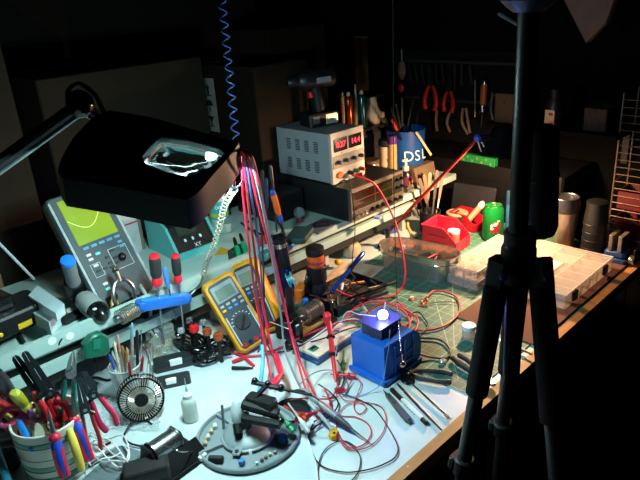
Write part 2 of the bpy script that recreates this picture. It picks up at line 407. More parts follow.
# ------------------------------------------------------------ jointed warm lamp on the right
p0, p1, p2 = G(388,247,.0), AY(478,138,.92), AY(503,141,.88)
t = thing('desk_lamp', 'jointed desk lamp with a chrome arm coloured as if lit red and black shade, warm light', 'lamp', T(p0))
q1 = p1-p0; q2 = p2-p0
B().cyl(.035,.02,T(0,0,0),24,.028,.003).build('base', BLACK, t); B().rod(V((0,0,.02)), V((0,0,.06)), .008).build('swivel', DSTEEL, t)
B().rod(V((0,0,.05)), q1, .0055).build('arm', mat('c4453c', .25, .75), t)  # red light on the chrome is put into this arm colour
B().rod(V((0,.01,.04)), q1+V((0,.012,-.012)), .0025).build('tension_rod', CHROME, t)
B().ball(.012, T(q1), (1,1,1), 14).build('elbow_knob', mat('2d4bd0', .25), t)  # blue LED glint on the joint, put into the knob colour
B().tube(spline([q1+V((.0,0,-.01)), q1+V((.005,-.01,-.04)), q1+V((.015,-.012,-.03)), q1+V((.006,-.008,-.012))],6), .002, 6).build('cable_tie', WHITE, t)
sd = V((-.24,.0,-.97)).normalized(); top = q2 + V((.0,0,.035))
B().rod(q1, top+sd*.02, .007).build('link', BLACK, t)
SM = axis(top, top+sd)
B().lathe([(.014,-.01),(.03,0),(.036,.024),(.044,.042),(.064,.080),(.0625,.080),(.042,.043),(.034,.025),(.028,.003),(.012,-.006)], SM, 28, True).build('shade', mat('0c0c10', .35, spec=.4), t, 50)
B().cyl(.013,.002,SM @ T(0,0,.0),16).build('shade_cap', BLACK, t)
bulb = top+sd*.062
B().ball(.013, T(bulb), (1,1,1), 14).build('bulb', mat('fff0d0', .5, var=0, emit=40, eh='ffd9a0'), t)
ld = bpy.data.lights.new('warm_bulb_light','POINT'); ld.energy = WARM_W; ld.color = (1,.60,.32); ld.shadow_soft_size = .016
lo = bpy.data.objects.new('warm_bulb_light', ld); C.objects.link(lo); lo.location = p0+bulb+sd*.02
# ------------------------------------------------------------ left part of the raised shelf
# black charger base with yellow label
M, L = lie(0,352,36,337,SZ+.004); M = frame(M.translation + V((0,.02,0)), V((1,0,0)))
t = thing('battery_charger', 'black tool battery charger with a yellow label at the left end of the shelf', 'charger', T(G(-6,345,SZ+.027)) @ RZ(.12))
B().b2(-.005,.135,.0,.10,0,.045,.008).build('body', BLACK, t)
B().b2(.01,.075,.03,.09,.045,.075,.006).build('battery_socket', BLACKG, t)
B().lathe([(.02,0),(.024,.02),(.018,.05),(.008,.055)], T(.04,.06,.075),16).build('battery', BLACK, t)
B().b2(.055,.085,-.0012,0,.008,.020).build('yellow_label', mat('c9a21c',.5), t)
for k in range(5): B().b2(.096+k*.007,.099+k*.007,-.0008,.012,.030,.0455).build('vent_slot', mat('050505'), t)
B().ball(.005,T(.018,-.001,.014),(1,.3,1),10).build('yellow_badge', mat('e8c020',.4), t)
t = tag(B().tube(spline([G(*p) for p in ((14,296,SZ+.012),(15,306,SZ+.006),(14,318,SZ+.006),(17,330,SZ+.006),(24,342,SZ+.006))]),.004,7).build('black_strap', RUBBER), 'short black strap lying over the shelf beside the charger', 'strap')
# frosted trays
def tray(pxs, z, h, label, al, tilt=0):
    P = [G(u,v,z) for u,v in pxs]; c = sum(P, V())/4; loc = T(c)
    t = thing('plastic_case', label, 'case', loc @ RX(tilt)); m = mat('c9dfe4', .25, alpha=al, var=.03)
    poly = [(p.x-c.x, p.y-c.y) for p in P]
    b = B(); n = 4; th = .96
    vs = [(x,y,0) for x,y in poly]+[(x,y,h) for x,y in poly]+[(x*th,y*th,h) for x,y in poly]+[(x*th,y*th,.002) for x,y in poly]
    fs = [(3,2,1,0),(12,13,14,15)]
    for k in range(3):
        for i in range(4): fs.append((k*4+i,k*4+(i+1)%4,(k+1)*4+(i+1)%4,(k+1)*4+i))
    b.raw(vs,fs).build('case_tray', m, t, 0)
    B().prism([(x*1.02,y*1.02) for x,y in poly], .003, T(0,0,h)).build('lid', m, t, 0)
    return t
tray(((17,313),(52,335),(62,325),(28,302)), SZ+.027, .028, 'frosted clear plastic case lying on the shelf, nearest of the two', .6)
tray(((31,304),(58,322),(66,312),(40,294)), SZ+.0595, .018, 'clear plastic case lying on top of the frosted case', .45)
# grey handheld tool with blue cap
b0 = G(98,312,SZ+.028); b1 = G(76,292,SZ+.04); b2_ = G(68,262,SZ+.14)
t = thing('cordless_driver', 'grey and black handheld power tool with a round blue cap, on the shelf', 'power tool', T(b0.x,b0.y,SZ))
o = V((b0.x,b0.y,SZ)); q0, q1, q2 = b0-o, b1-o, b2_-o
B().lathe([(.010,0),(.020,.01),(.024,.03),(.023,.05)], axis(q0+(q0-q1).normalized()*.03, q1),20).build('nose', BLACKG, t)
B().lathe([(.024,0),(.025,.03),(.023,.06),(.018,.07)], axis(q0-(q0-q1)*.05, q1),20).build('body', mat('8c9696',.45), t)
B().tube(spline([q1+(q0-q1)*.1, q1, q1.lerp(q2,.35)],6), .021, 14).build('neck', BLACK, t)
B().lathe([(.017,0),(.0145,.03),(.0155,.085)], axis(q1.lerp(q2,.3), q2),20).build('grip', mat('6e7678',.5), t)
B().lathe([(.016,0),(.0168,.004),(.0145,.010),(.004,.012)], axis(q2-(q2-q1)*.02, q2+(q2-q1)),20).build('blue_cap', BLUEP, t)
B().ball(.005,T(q0+V((-.012,-.016,.018))),(1,1,.5),10).build('button', mat('c8cccc',.4), t)
B().tube(spline([q0+V((.02,.01,-.01)), q0+V((.05,.02,-.01)), q0+V((.07,.06,0)), q0+V((.03,.10,-.005))]), .0025,6).build('power_cord', RUBBER, t)
# white foam / putty bits
for k,(u,v,r,lb) in enumerate(((63,313,.006,'small lump of white putty with an orange fleck on the shelf, left one'),(70,311,.009,'crumpled white scrap on the shelf in front of the handheld tool'))):
    o = B().ball(r, sc=(1,1.3,.8), seg=10); 
    for vtx in o.bm.verts: vtx.co *= 1+rnd.uniform(-.18,.18)
    tag(o.build('putty_lump', mat('e3ddd0',.8), M=T(G(u,v,SZ+r*.8))), lb, 'putty')
o = tag(B().b2(-.035,.035,-.012,.012,0,.012,.004).build('black_pouch', mat('101214',.8), M=T(G(75,318,SZ)) @ RZ(.25)), 'flat black fabric pouch in front of the handheld tool', 'pouch')
# handheld oscilloscope leaning back
A0, A1 = G(103,313,SZ+.003), G(152,289,SZ+.003)
wdir = (A1-A0).normalized(); W = (A1-A0).length*1.04; W = .155
back = V((-wdir.y, wdir.x, 0)); 
topz = AY(66,206,A0.y+.10)
up = (V((0,0,1))*math.cos(math.radians(30))+back*math.sin(math.radians(30)))
H_ = .285
sm = Matrix((wdir, up, wdir.cross(up))).transposed().to_4x4(); sm.translation = A0
t = thing('handheld_oscilloscope', 'grey handheld oscilloscope with a lit yellow-green screen leaning back on the shelf', 'oscilloscope', sm)
SG = mat('3a464b',.5,var=.04)
W = .150
B().prism([(x+W/2,y+H_/2) for x,y in rrect(W/2,H_/2,.012)], .035, T(0,0,-.035), bev=.004).build('case', mat('3f4a4f',.5), t)
B().prism([(x+W/2,y+H_/2) for x,y in rrect(W/2-.009,H_/2-.008,.008)], .002, T(0,0,0)).build('front_panel', SG, t)
for x in (.004,W-.004): B().b2(x-.003,x+.003,.01,H_-.01,-.03,.003,.002).build('side_rail', mat('8c9a9e',.4), t)
scr = B().b2(.022,W-.022,.160,.272,.002,.003).build('screen', mat('7d9010',.5,var=.05,emit=.05,eh='a4c000'), t)
B().tube([(.024+.104*k/24,.222-.036*math.sin(k/24*PI*1.1)+.02*k/24,.0034) for k in range(25)], .0008, 5).build('trace', mat('dbe87a',.5,emit=.4), scr)
for k in range(5): B().b2(.026+k*.021,.041+k*.021,.147,.153,.002,.005,.001).build('soft_key', mat('5f93b4',.4), t, label=None)
for k,(x,y,c) in enumerate(((.026,.130,'c6d0d0'),(.026,.119,'c6d0d0'),(.048,.126,'58c8b8'),(.112,.133,'5f93b4'),(.112,.122,'5f93b4'),(.084,.121,'20282a'),(.030,.102,'c6d0d0'),(.030,.088,'20282a'),(.048,.088,'20282a'),(.066,.095,'20282a'),(.066,.084,'20282a'),(.084,.102,'20282a'),(.084,.09,'20282a'),(.03,.055,'c6d0d0'),(.03,.042,'58c8b8'),(.066,.11,'20282a'))):
    B().b2(x,x+.012,y,y+.006,.002,.005,.001).build('key', mat(c,.5), t)
for a in ((.024,.048,.078,.110),(.080,.128,.076,.128)):
    for z in (a[2],a[3]): B().b2(a[0],a[1],z-.0004,z+.0004,.002,.0026).build('panel_line', mat('c8d2d2'), t)
    for z in (a[0],a[1]): B().b2(z-.0004,z+.0004,a[2],a[3],.002,.0026).build('panel_line', mat('c8d2d2'), t)
B().cyl(.010,.008,T(.104,.100,.002),16,bev=.002).build('dial', BLACKG, t); B().ball(.004,T(.104,.100,.011)).build('dial_cap', CHROME, t)
B().b2(.06,.12,.1,.22,-.07,-.035,.004).build('battery_bulge', BLACK, t)
# chrome fork / clamp in front
c = G(127,304,SZ+.012)
t = thing('fork_clamp', 'small silver U-shaped fork clamp with a round screw, in front of the oscilloscope', 'clamp', frame(c, A1-A0))
B().tube(spline([V(p) for p in ((-.026,0,.004),(-.028,.003,.03),(-.016,.01,.052),(.0,.012,.058),(.016,.01,.052),(.026,.003,.03),(.024,0,.004))]), .0045, 9).build('fork', STEEL, t)
B().rod(V((0,.012,.055)), V((0,.018,.078)), .006).build('stem', STEEL, t); B().ball(.0085,T(0,.018,.082),(1,.6,1)).build('screw_knob', DSTEEL, t)
o = tag(B().b2(-.028,.022,-.012,.012,0,.008,.003).build('rubber_pad', BLACK, M=T(G(134,302,SZ)) @ RZ(.2)), 'small black rubber pad beside the silver fork clamp', 'pad')
t = thing('component_box', 'tiny black box with a yellow window label in front of the oscilloscope', 'box', T(G(113,307,SZ)) @ RZ(.15))
B().b2(-.015,.015,-.008,.008,0,.028,.002).build('body', BLACK, t); B().b2(-.011,.011,-.0088,-.008,.005,.024).build('yellow_label', mat('d9a92c',.5), t); B().b2(-.006,.006,-.0094,-.0088,.01,.019).build('label_panel', mat('e8dfc0'), t)
# white carton with red line behind
t = thing('white_carton', 'white carton with a red stripe standing behind the oscilloscope', 'box', T(G(150,250,SZ)+V((.0,.0,0))) @ RZ(.05))
B().b2(-.13,-.01,.02,.07,0,.12,.002).build('body', mat('aab0b0',.7), t); B().b2(-.128,-.012,.0190,.02,.085,.089).build('red_stripe', mat('b02228'), t); B().b2(-.01,.0,.02,.07,0,.12,.002).build('end_flap', mat('6b6355',.8), t)
# soldering station
p = G(177,262,SZ); d1 = G(236,240,SZ)-p
SM_ = frame(p, d1); wd = .135
t = thing('soldering_station', 'soldering station with a black sloping front and teal sides, on the shelf', 'soldering station', SM_)
prof = [(0,0),(-.004,.022),(.04,.084),(.10,.108),(.15,.085),(.15,0)]
teal = mat('4fa7a8',.4,var=.04)
for x0 in (0,wd-.008):
    B().raw([(x0,y,z) for y,z in prof]+[(x0+.008,y,z) for y,z in prof], [tuple(range(6)),tuple(reversed(range(6,12)))]+[(i,(i+1)%6,6+(i+1)%6,6+i) for i in range(6)]).build('side_cheek', teal, t, 0)
pr2 = [(y*.94+.004,z*.95) for y,z in prof]
B().raw([(.008,y,z) for y,z in pr2]+[(wd-.008,y,z) for y,z in pr2], [tuple(range(6)),tuple(reversed(range(6,12)))]+[(i,(i+1)%6,6+(i+1)%6,6+i) for i in range(6)]).build('body', mat('17191c',.4), t, 0)
B().b2(0,wd,-.006,.012,0,.02,.003).build('front_skirt', teal, t)
fn = V((0,-.062,.044)).normalized(); fo = V((wd/2,.004+.017,.052))
fm = face(fo+fn*.0015, fn, V((0,.044,.062)))
B().box(.056,.028,.002,fm @ T(-.01,.018,0)).build('display', mat('2c3a34',.25), t)
for k in range(3):
    B().ball(.0045, fm @ T(-.026+.024*k,-.010,.001),(.8,1.2,.5),10).build('button', mat('9fe0e4',.3), t)
text('XY', .016, fm @ T(.004,-.031,.001), mat('b8d0d0'), t, kind='stuff')
# teal-label bottle behind
t = thing('detergent_bottle', 'clear bottle with a teal label standing behind the soldering station', 'bottle', T(G(221,226,SZ)))
B().lathe([(.026,0),(.029,.006),(.029,.09),(.022,.11),(.012,.12),(.012,.135)], seg=20).build('bottle_body', mat('bcd2d8',.2), t)
B().cyl(.0296,.055,T(0,0,.03),20).build('teal_label', mat('2fa6ae',.5), t); B().cyl(.0298,.014,T(0,0,.036),20).build('label_band', mat('b8c04a',.5), t); B().cyl(.014,.015,T(0,0,.133),16).build('cap', mat('2462a8',.4), t)
text('oo', .02, face(V((-.018,-.024,.07)), V((-.6,-.8,0))), mat('e6f0f0'), t, depth=.0006, kind='stuff')
# dark clutter on the shelf between the leads and the black instrument
t = thing('black_case', 'black oblong case standing on the shelf left of the black instrument', 'case', T(1.19,1.44,SZ)); B().b2(-.06,.05,-.09,.12,0,.085,.008).build('body', mat('0d0e11',.45), t); B().b2(-.0605,-.05,-.02,.04,.03,.05,.002).build('handle', BLACKG, t)
tag(B().b2(-.05,.05,-.03,.03,0,.018,.008).build('teal_pouch', mat('123a3c',.6), M=T(G(300,238,SZ)) @ RZ(.5)), 'dark teal pouch lying on the shelf front right of the metal canister', 'pouch')
tag(B().b2(-.06,.05,-.035,.035,0,.004,.001).build('grey_tray', mat('4c5560',.5), M=T(G(322,226,SZ)) @ RZ(.1)), 'flat grey tray on the shelf left of the black instrument front', 'tray')
tag(B().b2(-.025,.025,-.008,.008,0,.012,.003).build('black_remote', BLACK, M=T(G(322,226,SZ+.0045)) @ RZ(-.6)), 'small black handset lying on the flat grey tray', 'handset')
t = thing('clear_bulb', 'clear round bulb with a reddish base on the shelf beside the orange screwdriver', 'bulb', T(G(300,222,SZ))); B().cyl(.010,.018,I4,14).build('base', mat('8a3a34',.4), t); B().ball(.018,T(0,0,.03)).build('glass', mat('a8b8c0',.1,alpha=.4,coat=.6), t)
tag(B().tube(spline([G(*p) for p in ((248,222,SZ+.01),(262,214,SZ+.02),(276,220,SZ+.01),(282,232,SZ+.01),(268,236,SZ+.01),(252,230,SZ+.02),(240,222,SZ+.01),(230,214,SZ+.02))]),.003,7).build('black_cable', BLKW), 'black cable looping on the shelf behind the hanging leads', 'cable')
# yellow warning triangle card
P = [G(u,v,SZ+.0005) for u,v in ((214,256),(221,247),(235,253))]; c = sum(P,V())/3
tag(B().prism([(p.x-c.x,p.y-c.y) for p in P], .0012).build('yellow_card', mat('b8952c',.6), M=T(c)), 'yellow triangular card lying on the shelf right of the soldering station', 'card')
# pale paper slips / tape on shelf
tag(B().b2(-.05,.05,-.02,.02,0,.03,.008).build('cable_roll', mat('9fb0ae',.6), M=T(G(232,228,SZ)) @ RZ(.4)), 'pale grey wrapped bundle behind the yellow card', 'bundle')

# tool holder: blue handle, springs and screwdrivers on the shelf edge
def screwdriver(name, label, p, q, hl, hr, m1, m2, tipm=STEEL, sr=.0025, cat='screwdriver', group=None):   # p butt of the handle, q tip
    L_ = (q-p).length; t = thing(name, label, cat, axis(p, q), group)
    B().lathe([(hr*.55,0),(hr*.8,.002),(hr*.9,hl*.12)],seg=14).build('end_cap', m2, t)
    B().lathe([(hr*.9,hl*.12),(hr,hl*.25),(hr*.95,hl*.6),(hr*.72,hl*.72)],seg=14).build('handle', m1, t)
    B().lathe([(hr*.72,hl*.72),(hr*.9,hl*.8),(hr*.85,hl*.95),(hr*.5,hl)],seg=14).build('collar', m2, t)
    B().lathe([(sr,hl),(sr,L_-.006),(sr*.4,L_)],seg=8).build('shank', tipm, t); return t
y0 = LIP-.028
screwdriver('screwdriver', 'black and red handled screwdriver standing in the blue holder, left and thicker one', AY(154,254,y0), AY(164,345,y0), .078, .0135, mat('222426',.5), RED)
screwdriver('screwdriver', 'black and red handled screwdriver standing in the blue holder, right and slimmer one', AY(175,254,y0), AY(185,340,y0), .072, .011, mat('222426',.5), RED)
t = thing('pick_tool', 'slim blue handled pick standing between the two black and red screwdrivers', 'hand tool', axis(AY(164,267,y0-.002), AY(181,342,y0)))
B().lathe([(.003,0),(.005,.006),(.006,.03),(.004,.055)],seg=10).build('handle', mat('3f78bd',.4), t); B().lathe([(.0018,.055),(.0015,.14)],seg=8).build('shank', DSTEEL, t)
pa, pb = AY(136,306,LIP-.03), AY(190,297,LIP-.03)
M = frame((pa+pb)/2, pb-pa); L_ = (pb-pa).length
t = thing('tool_holder', 'blue oblong holder clipped to the shelf edge, with a coil spring and ring', 'holder', M)
B().prism(rrect(L_/2,.017,.014), .02, T(0,0,-.010), bev=.003).build('blue_body', mat('1a62b8',.35,coat=.3), t)
B().prism(rrect(L_/2-.012,.010,.008), .0012, T(0,0,.010)).build('inset', mat('2f86d8',.3), t)
sp = []; s0 = M.inverted() @ AY(119,318,LIP-.04); s1 = M.inverted() @ AY(136,309,LIP-.035)
ax = axis(s0, s1); hL = (s1-s0).length
for k in range(9*12): a = 2*PI*k/12; sp.append(ax @ V((.0165*math.cos(a), .0165*math.sin(a), hL*k/108)))
B().tube(sp, .0013, 5).build('coil_spring', mat('b8b096',.3,.9), t)
B().cyl(.009,.012,ax @ T(0,0,-.012),14,bev=.003).build('spring_knob', STEEL, t)
B().cyl(.008,hL,ax,14).build('sleeve', mat('6e7474',.4), t)
bk = M.inverted() @ V((((pa+pb)/2).x, LIP, .13)); B().rod(V((0,0,-.01)), bk, .004).build('bracket', DSTEEL, t)
# white moulded plug and lead
cable('white_lead', ((128,262,SZ+.03),(133,272,SZ+.02),(140,285,SZ+.02),(147,297,SZ+.012),(150,309,.13),(150,320,.10),(144,325,.10)), .0045, mat('b8c4c2',.5), 'thick white lead curving down past the blue holder to a white plug')
pl = G(139,324,.10); t = thing('white_plug', 'white moulded plug hanging at the shelf front below the blue holder', 'plug', T(pl))
B().ball(.014,sc=(1.3,1,.9)).build('plug_body', mat('c2cac8',.5), t); B().rod(V((-.012,0,0)),V((-.026,0,-.006)),.005).build('strain_relief', mat('c2cac8',.5), t)
# green clamp on the lower rail
g = AY(93,345,LIP-.008)
t = thing('green_clamp', 'green plastic clamp gripping the front rail above the tool mugs', 'clamp', T(g) @ RY(.25))
B().prism([(-.028,-.02),(.02,-.022),(.03,-.012),(.024,.022),(.006,.034),(-.014,.030),(-.03,.012)], .024, RX(PI/2) @ T(0,0,-.012+.012), bev=.004).build('body', mat('0d5a46',.4), t)
B().b2(-.012,.004,-.026,-.022,.0,.022).build('raised_panel', mat('12705a',.4), t)
B().prism([(0,-.02),(.03,-.022),(.036,-.052),(.018,-.06),(.004,-.04)], .014, RX(PI/2) @ T(0,0,-.004)).build('jaw', BLACK, t)
cable('black_lead', ((104,352,.07),(112,366,.04),(118,374,.012),(108,380,.006),(96,377,.006),(86,380,.006)), .0025, BLKW, 'black lead running down from the green clamp to the bench')
cable('black_lead', ((70,327,SZ+.008),(66,333,SZ+.008),(60,342,SZ+.008),(56,352,.12),(46,358,.10),(30,362,.10)), .0018, BLKW, 'thin black lead draped over the shelf front near the round stickers')

# black coiled cable heap and small black case under the shelf lip
c = G(214,357,.0); loops = []
for k in range(60):
    a = k*.62; r = .03+.012*math.sin(k*1.3); loops.append(c+V((r*math.cos(a)*1.3, r*math.sin(a), .008+.022*abs(math.sin(k*.37)))))
tag(B().tube(spline(loops,3), .0028, 6).build('coiled_cable', BLACKG), 'glossy black cable coiled in a heap by the multimeter', 'cable')
c = G(192,354,.0); loops = []
for k in range(60):
    a = k*.55+1; r = .034+.010*math.sin(k*1.1); loops.append(c+V((r*math.cos(a), r*math.sin(a)*1.2, .010+.034*abs(math.sin(k*.31)))))
tag(B().tube(spline(loops,3), .003, 6).build('coiled_cable', BLACKG), 'thicker black cable coil behind the squeeze bottle', 'cable')
t = thing('hard_case', 'long black case with a white tag, behind the squeeze bottle', 'case', lie(155,372,196,362)[0])
B().b2(0,.10,-.012,.02,0,.026,.003).build('case_body', mat('1d2326',.5), t); B().b2(.035,.065,-.0126,-.006,.012,.0265,.002).build('white_tag', WHITE, t); B().b2(.001,.099,-.0125,.0205,.015,.0165).build('seam', BLACKG, t)
t = thing('hard_case', 'short black case lying nearest the clear mug of pens', 'case', lie(157,386,190,379)[0] @ T(0,-.02,0))
B().b2(.0,.075,.0,.026,0,.02,.003).build('case_body', mat('22292c',.5), t); B().b2(.02,.045,-.0006,.01,.01,.0206,.002).build('white_tag', WHITE, t)
# capped handles: red ball knob, amber knobs
def knob(u, v, z, r, m, label, mm=DSTEEL, cat='knob', h=None):
    p = G(u,v,z); t = thing('knob_handle', label, cat, T(p.x,p.y,0)); h = p.z
    B().lathe([(r*.45,0),(r*.45,h-r*.9)],seg=12).build('stem', mm, t); B().lathe([(r*.5,-r*.9),(r*.9,-r*.7),(r,0),(r*.8,r*.55),(r*.3,r*.75)],T(0,0,h),16).build('knob', m, t)
    B().cyl(r*.25,r*.15,T(0,0,h+r*.72),10).build('knob_cap', CHROME, t)
knob(194,328,.075,.012, mat('cf1620',.3), 'black stemmed tool with a bright red knob by the shelf front', BLACK, 'hand tool')
knob(207,331,.07,.0115, mat('8f3d16',.25,coat=.4), 'amber-capped black stemmed tool, left of two by the multimeter', BLACK, 'hand tool')
knob(218,336,.07,.012, mat('8f3d16',.25,coat=.4), 'amber-capped black stemmed tool, right of two by the multimeter', BLACK, 'hand tool')
knob(189,320,.085,.010, CHROME, 'chrome ball topped tool behind the red knob', DSTEEL, 'hand tool')
knob(203,322,.075,.009, mat('a8b0b0',.3,.6), 'grey metal knobbed tool behind the amber caps', DSTEEL, 'hand tool')
knob(181,330,.07,.009, mat('b8c2c4',.3,.5), 'pale metal knobbed tool left of the red knob', DSTEEL, 'hand tool')
# clear box of coloured LEDs
P = lie(152,362,178,348,.0)
t = thing('component_pouch', 'clear plastic box holding small coloured components, behind the pens', 'box', P[0])
cl = mat('c2cdc0', .25, alpha=.28, var=.05)
B().b2(0,.062,-.025,.012,0,.085,.004).build('clear_box', cl, t, 0)
for k in range(26):
    col = rnd.choice(('5fb22c','b8c83a','d06a3a','e0e4d0','7a5ab8','b0b8a8'))
    a = rnd.uniform(0,6.28); p = V((rnd.uniform(.01,.052), rnd.uniform(-.02,.007), rnd.uniform(.006,.075)))
    B().rod(p, p+V((math.cos(a),math.sin(a),rnd.uniform(-.3,.5)))*.009, .0018, seg=6).build('component', mat(col,.4), t)
# coiled silver cord hanging on a ring from the hood
def zh(z): return CAMZ-(CAMZ-z)*(1-(1-HK)*min(1,max(0,(z-.2)/.28)))
r0 = G(233,178,zh(.445))
t = thing('ground_cord', 'silver coiled cord hanging on a ring from the hood corner to the blue holder', 'cord', T(r0))
B().ring(.0165,.0015, face(V((0,0,0)), V((-.7,-.7,.2)))).build('split_ring', CHROME, t)
pts = [r0-V((0,0,.02))]+[G(p[0],p[1],zh(p[2])) for p in ((225,205,.375),(220,225,.33),(213,248,.27),(207,262,.22),(203,275,.19))]
path = spline(pts,26); hel = []
for i, p in enumerate(path):
    tdir = (path[min(i+1,len(path)-1)]-path[max(i-1,0)]).normalized(); a = V((1,0,0)); nx = (a-tdir*a.dot(tdir)).normalized(); ny = tdir.cross(nx)
    for s_ in (0,.5):
        an = (i+s_)*1.35; hel.append(p + (nx*math.cos(an)+ny*math.sin(an))*.0058 - r0)
B().tube(hel,.0012,5).build('coil', mat('8f8a7a',.35,.3), t)
B().tube([p-r0 for p in spline([G(203,275,.19),G(201,283,.17),G(195,290,.155),G(188,297,.145)],4)],.003,7).build('clasp', STEEL, t)
B().rod(V((0,0,-.006)),V((0,0,-.022)),.004).build('swivel_hook', CHROME, t)
# red and black test hook handles near the multimeter
t = thing('test_clips', 'pair of test clips, one red and one black, on the bench beside the multimeter', 'test clip', T(G(243,366,.004)))
o_ = G(243,366,.004)
B().tube([G(u,v,z)-o_ for u,v,z in ((232,362,.006),(244,357,.01),(247,360,.008),(254,366,.004))], .0038, 8).build('red_clip', RED, t)
B().tube([G(u,v,z)-o_ for u,v,z in ((232,368,.005),(244,368,.006),(253,368,.004))], .0042, 8, rr=[.0048,.004,.0018]).build('black_clip', BLACK, t)
# ------------------------------------------------------------ striped mug crammed with hand tools (front left)
MR, MH = .062, .118
mc = G(46,416,MH); mc.z = 0
t = thing('striped_mug', 'cream mug with green and dark stripes crammed with hand tools', 'mug', T(mc))
B().lathe([(MR*.86,0),(MR*.9,.004),(MR*.98,MH*.6),(MR,MH),(MR-.0035,MH),(MR*.9,.01),(.001,.008)], seg=40).build('mug_body', mat('d6d4c2',.4,coat=.3), t, 50)
B().ring(MR-.0018,.0022,T(0,0,MH),40).build('rim', mat('e2e0d0',.3), t)
for k,z in enumerate((.020,.046,.072,.098)):
    r = MR*(.895+.09*z/.118)
    B().lathe([(r+.0010,z-.005),(r+.0016,z-.004),(r+.0020,z+.004),(r+.0014,z+.005)], seg=40, close=True).build('green_stripe', mat('6aa48c',.4), t)
    for dz in (-.0058,.0050): B().ring(r+.0012,.0008,T(0,0,z+dz),40,6).build('dark_line', mat('26343a',.5), t)
def pliers(label, M, L=.19, hm=RED, mm=DSTEEL, jaw='needle', spread=.03, name='pliers', group=None, hr=.0065, gl=.6, bow=.3):
    # local x from handle ends (0) to jaw tip (L), y sideways, z thickness
    t = thing(name, label, 'pliers', M, group); px = L*gl
    for s in (1,-1):
        pts = spline([(0,s*spread*.75,0),(px*.3,s*spread,0),(px*.7,s*spread*.75,0),(px*.95,s*.008,0)],6)
        n = len(pts); B().tube(pts, hr, 9, rr=[hr*(.7 if i == 0 else 1-.25*i/n) for i in range(n)]).build('handle', hm, t)
        B().tube([(px*.9,s*.012,0),(px,s*.004,0),(px+.012,-s*.003,0)],.0045,8).build('tang', mm, t)
    B().cyl(.0095,.011,T(px+.006,0,-.0055),16,bev=.001).build('pivot', mm, t); B().cyl(.0035,.0125,T(px+.006,0,-.0063),10).build('rivet', STEEL, t)
    for s in (1,-1):
        if jaw == 'needle': pl = [(px+.006,s*.0005),(L,s*.0005),(L,s*.0022),(px+.03,s*.007),(px+.012,s*.0085),(px+.004,s*.006)]
        elif jaw == 'cutter': pl = [(px+.006,s*.0005),(px+.032,s*.0005),(L*.98,s*.002),(L*.96,s*.010),(px+.02,s*.013),(px+.004,s*.008)]
        else: pl = [(px+.006,s*.0003),(L,s*.0003),(L,s*.003),(L*.97,s*.0065),(px+(L-px)*.6,s*.0095),(px+.02,s*.011),(px+.004,s*.006)]
        if s < 0: pl = pl[::-1]
        B().prism(pl, .007, T(0,0,-.0035)).build('jaw', mm, t, 30)
    return t
def standM(u1,v1,u2,v2,z1,z2,roll=0):      # from handle end to jaw tip: pixel and height of both ends
    p, q = G(u1,v1,z1), G(u2,v2,z2); vd = (V((0,0,CAMZ))-p).normalized()
    return frame(p, q-p, vd) @ RX(roll), (q-p).length
BOOT = mat('2c3136',.3,.6); YB = mat('d7c34a',.4)
# bolt-cutter style long black jaws with red handles: jaws up-left
M,L = standM(62,424,14,356,.10,.235); pliers('long black wire stripper with red grips leaning out of the mug, leftmost dark jaws', M, L, RED, BOOT, 'flat', .010, hr=.006, gl=.42)
M,L = standM(66,419,24,352,.10,.245); pliers('second long black jawed pliers with red grips leaning behind the first in the mug', M, L, RED, BOOT, 'flat', .012, hr=.0065, gl=.36)
M,L = standM(66,420,73,352,.09,.235); pliers('teal handled needle nose pliers pointing straight up out of the mug', M, L, TEAL, STEEL, 'needle', .011, hr=.0062, gl=.66)
M,L = standM(112,428,80,372,.055,.20); pliers('pink handled dark cutters hanging over the right rim of the mug', M, L, PINK, BOOT, 'cutter', .014, hr=.0062, gl=.58)
M,L = standM(96,452,78,382,.02,.185); pliers('red handled pliers hanging over the mug rim beside the pink cutters', M, L, mat('c01828',.4), BOOT, 'needle', .012, hr=.0045, gl=.6)
# blue and red grips hanging outward
def grip_tool(label, pxs, m1, m2, tip, zs, r=.0085, name='pliers', cat='pliers'):
    P = [G(u,v,z) for (u,v),z in zip(pxs,zs)]; o = P[0]; t = thing(name, label, cat, T(o)); Q = [p-o for p in P]
    s_ = spline(Q,6); n = len(s_)
    B().tube(s_, r, 12, rr=[r*(.75+.35*math.sin(PI*(i+1)/(n+1))) for i in range(n)]).build('grip', m1, t)
    if m2:
        off = (V((0,0,CAMZ))-o).normalized()*r*.35
        for sg in (1,-1):
            sd_ = (Q[-1]-Q[0]).cross(off).normalized()*r*.45*sg
            B().tube([q+off+sd_ for q in s_[n//3:]], r*.62, 8).build('grip_inlay', m2, t)
        B().ball(r*1.15, T(Q[0]), (1,1,.9), 14).build('grip_knob', m2, t)
    if tip:
        q = G(*tip)-o; B().cyl(r*.6,(q-Q[0]).length,axis(Q[0],q),10,.0012).build('blade', STEEL, t)
    return t
grip_tool('blue and red soft grip tool with steel blade, hanging over the front of the mug', ((55,438),(59,456),(65,476)), mat('1d3fa8',.4), mat('c01f3c',.4), (48,408,.16), (.118,.09,.055), .0092, 'soft_grip_tool', 'hand tool')
grip_tool('blue and red soft grip plier handle hanging over the right of the mug', ((74,420),(82,438),(90,460)), mat('1d3fa8',.4), mat('c01f3c',.4), (72,396,.16), (.115,.085,.045), .0085, 'soft_grip_tool', 'hand tool')
grip_tool('yellow flat plier handle hanging between the two blue and red grips', ((69,429),(76,450),(82,470)), YB, None, None, (.112,.08,.04), .0068, 'plier_handle', 'pliers')
grip_tool('glossy blue straight handle hooked over the left front of the mug', ((17,417),(25,434),(33,450)), mat('1673c4',.25,coat=.4), None, None, (.12,.11,.095), .0058, 'blue_handled_pick', 'hand tool')
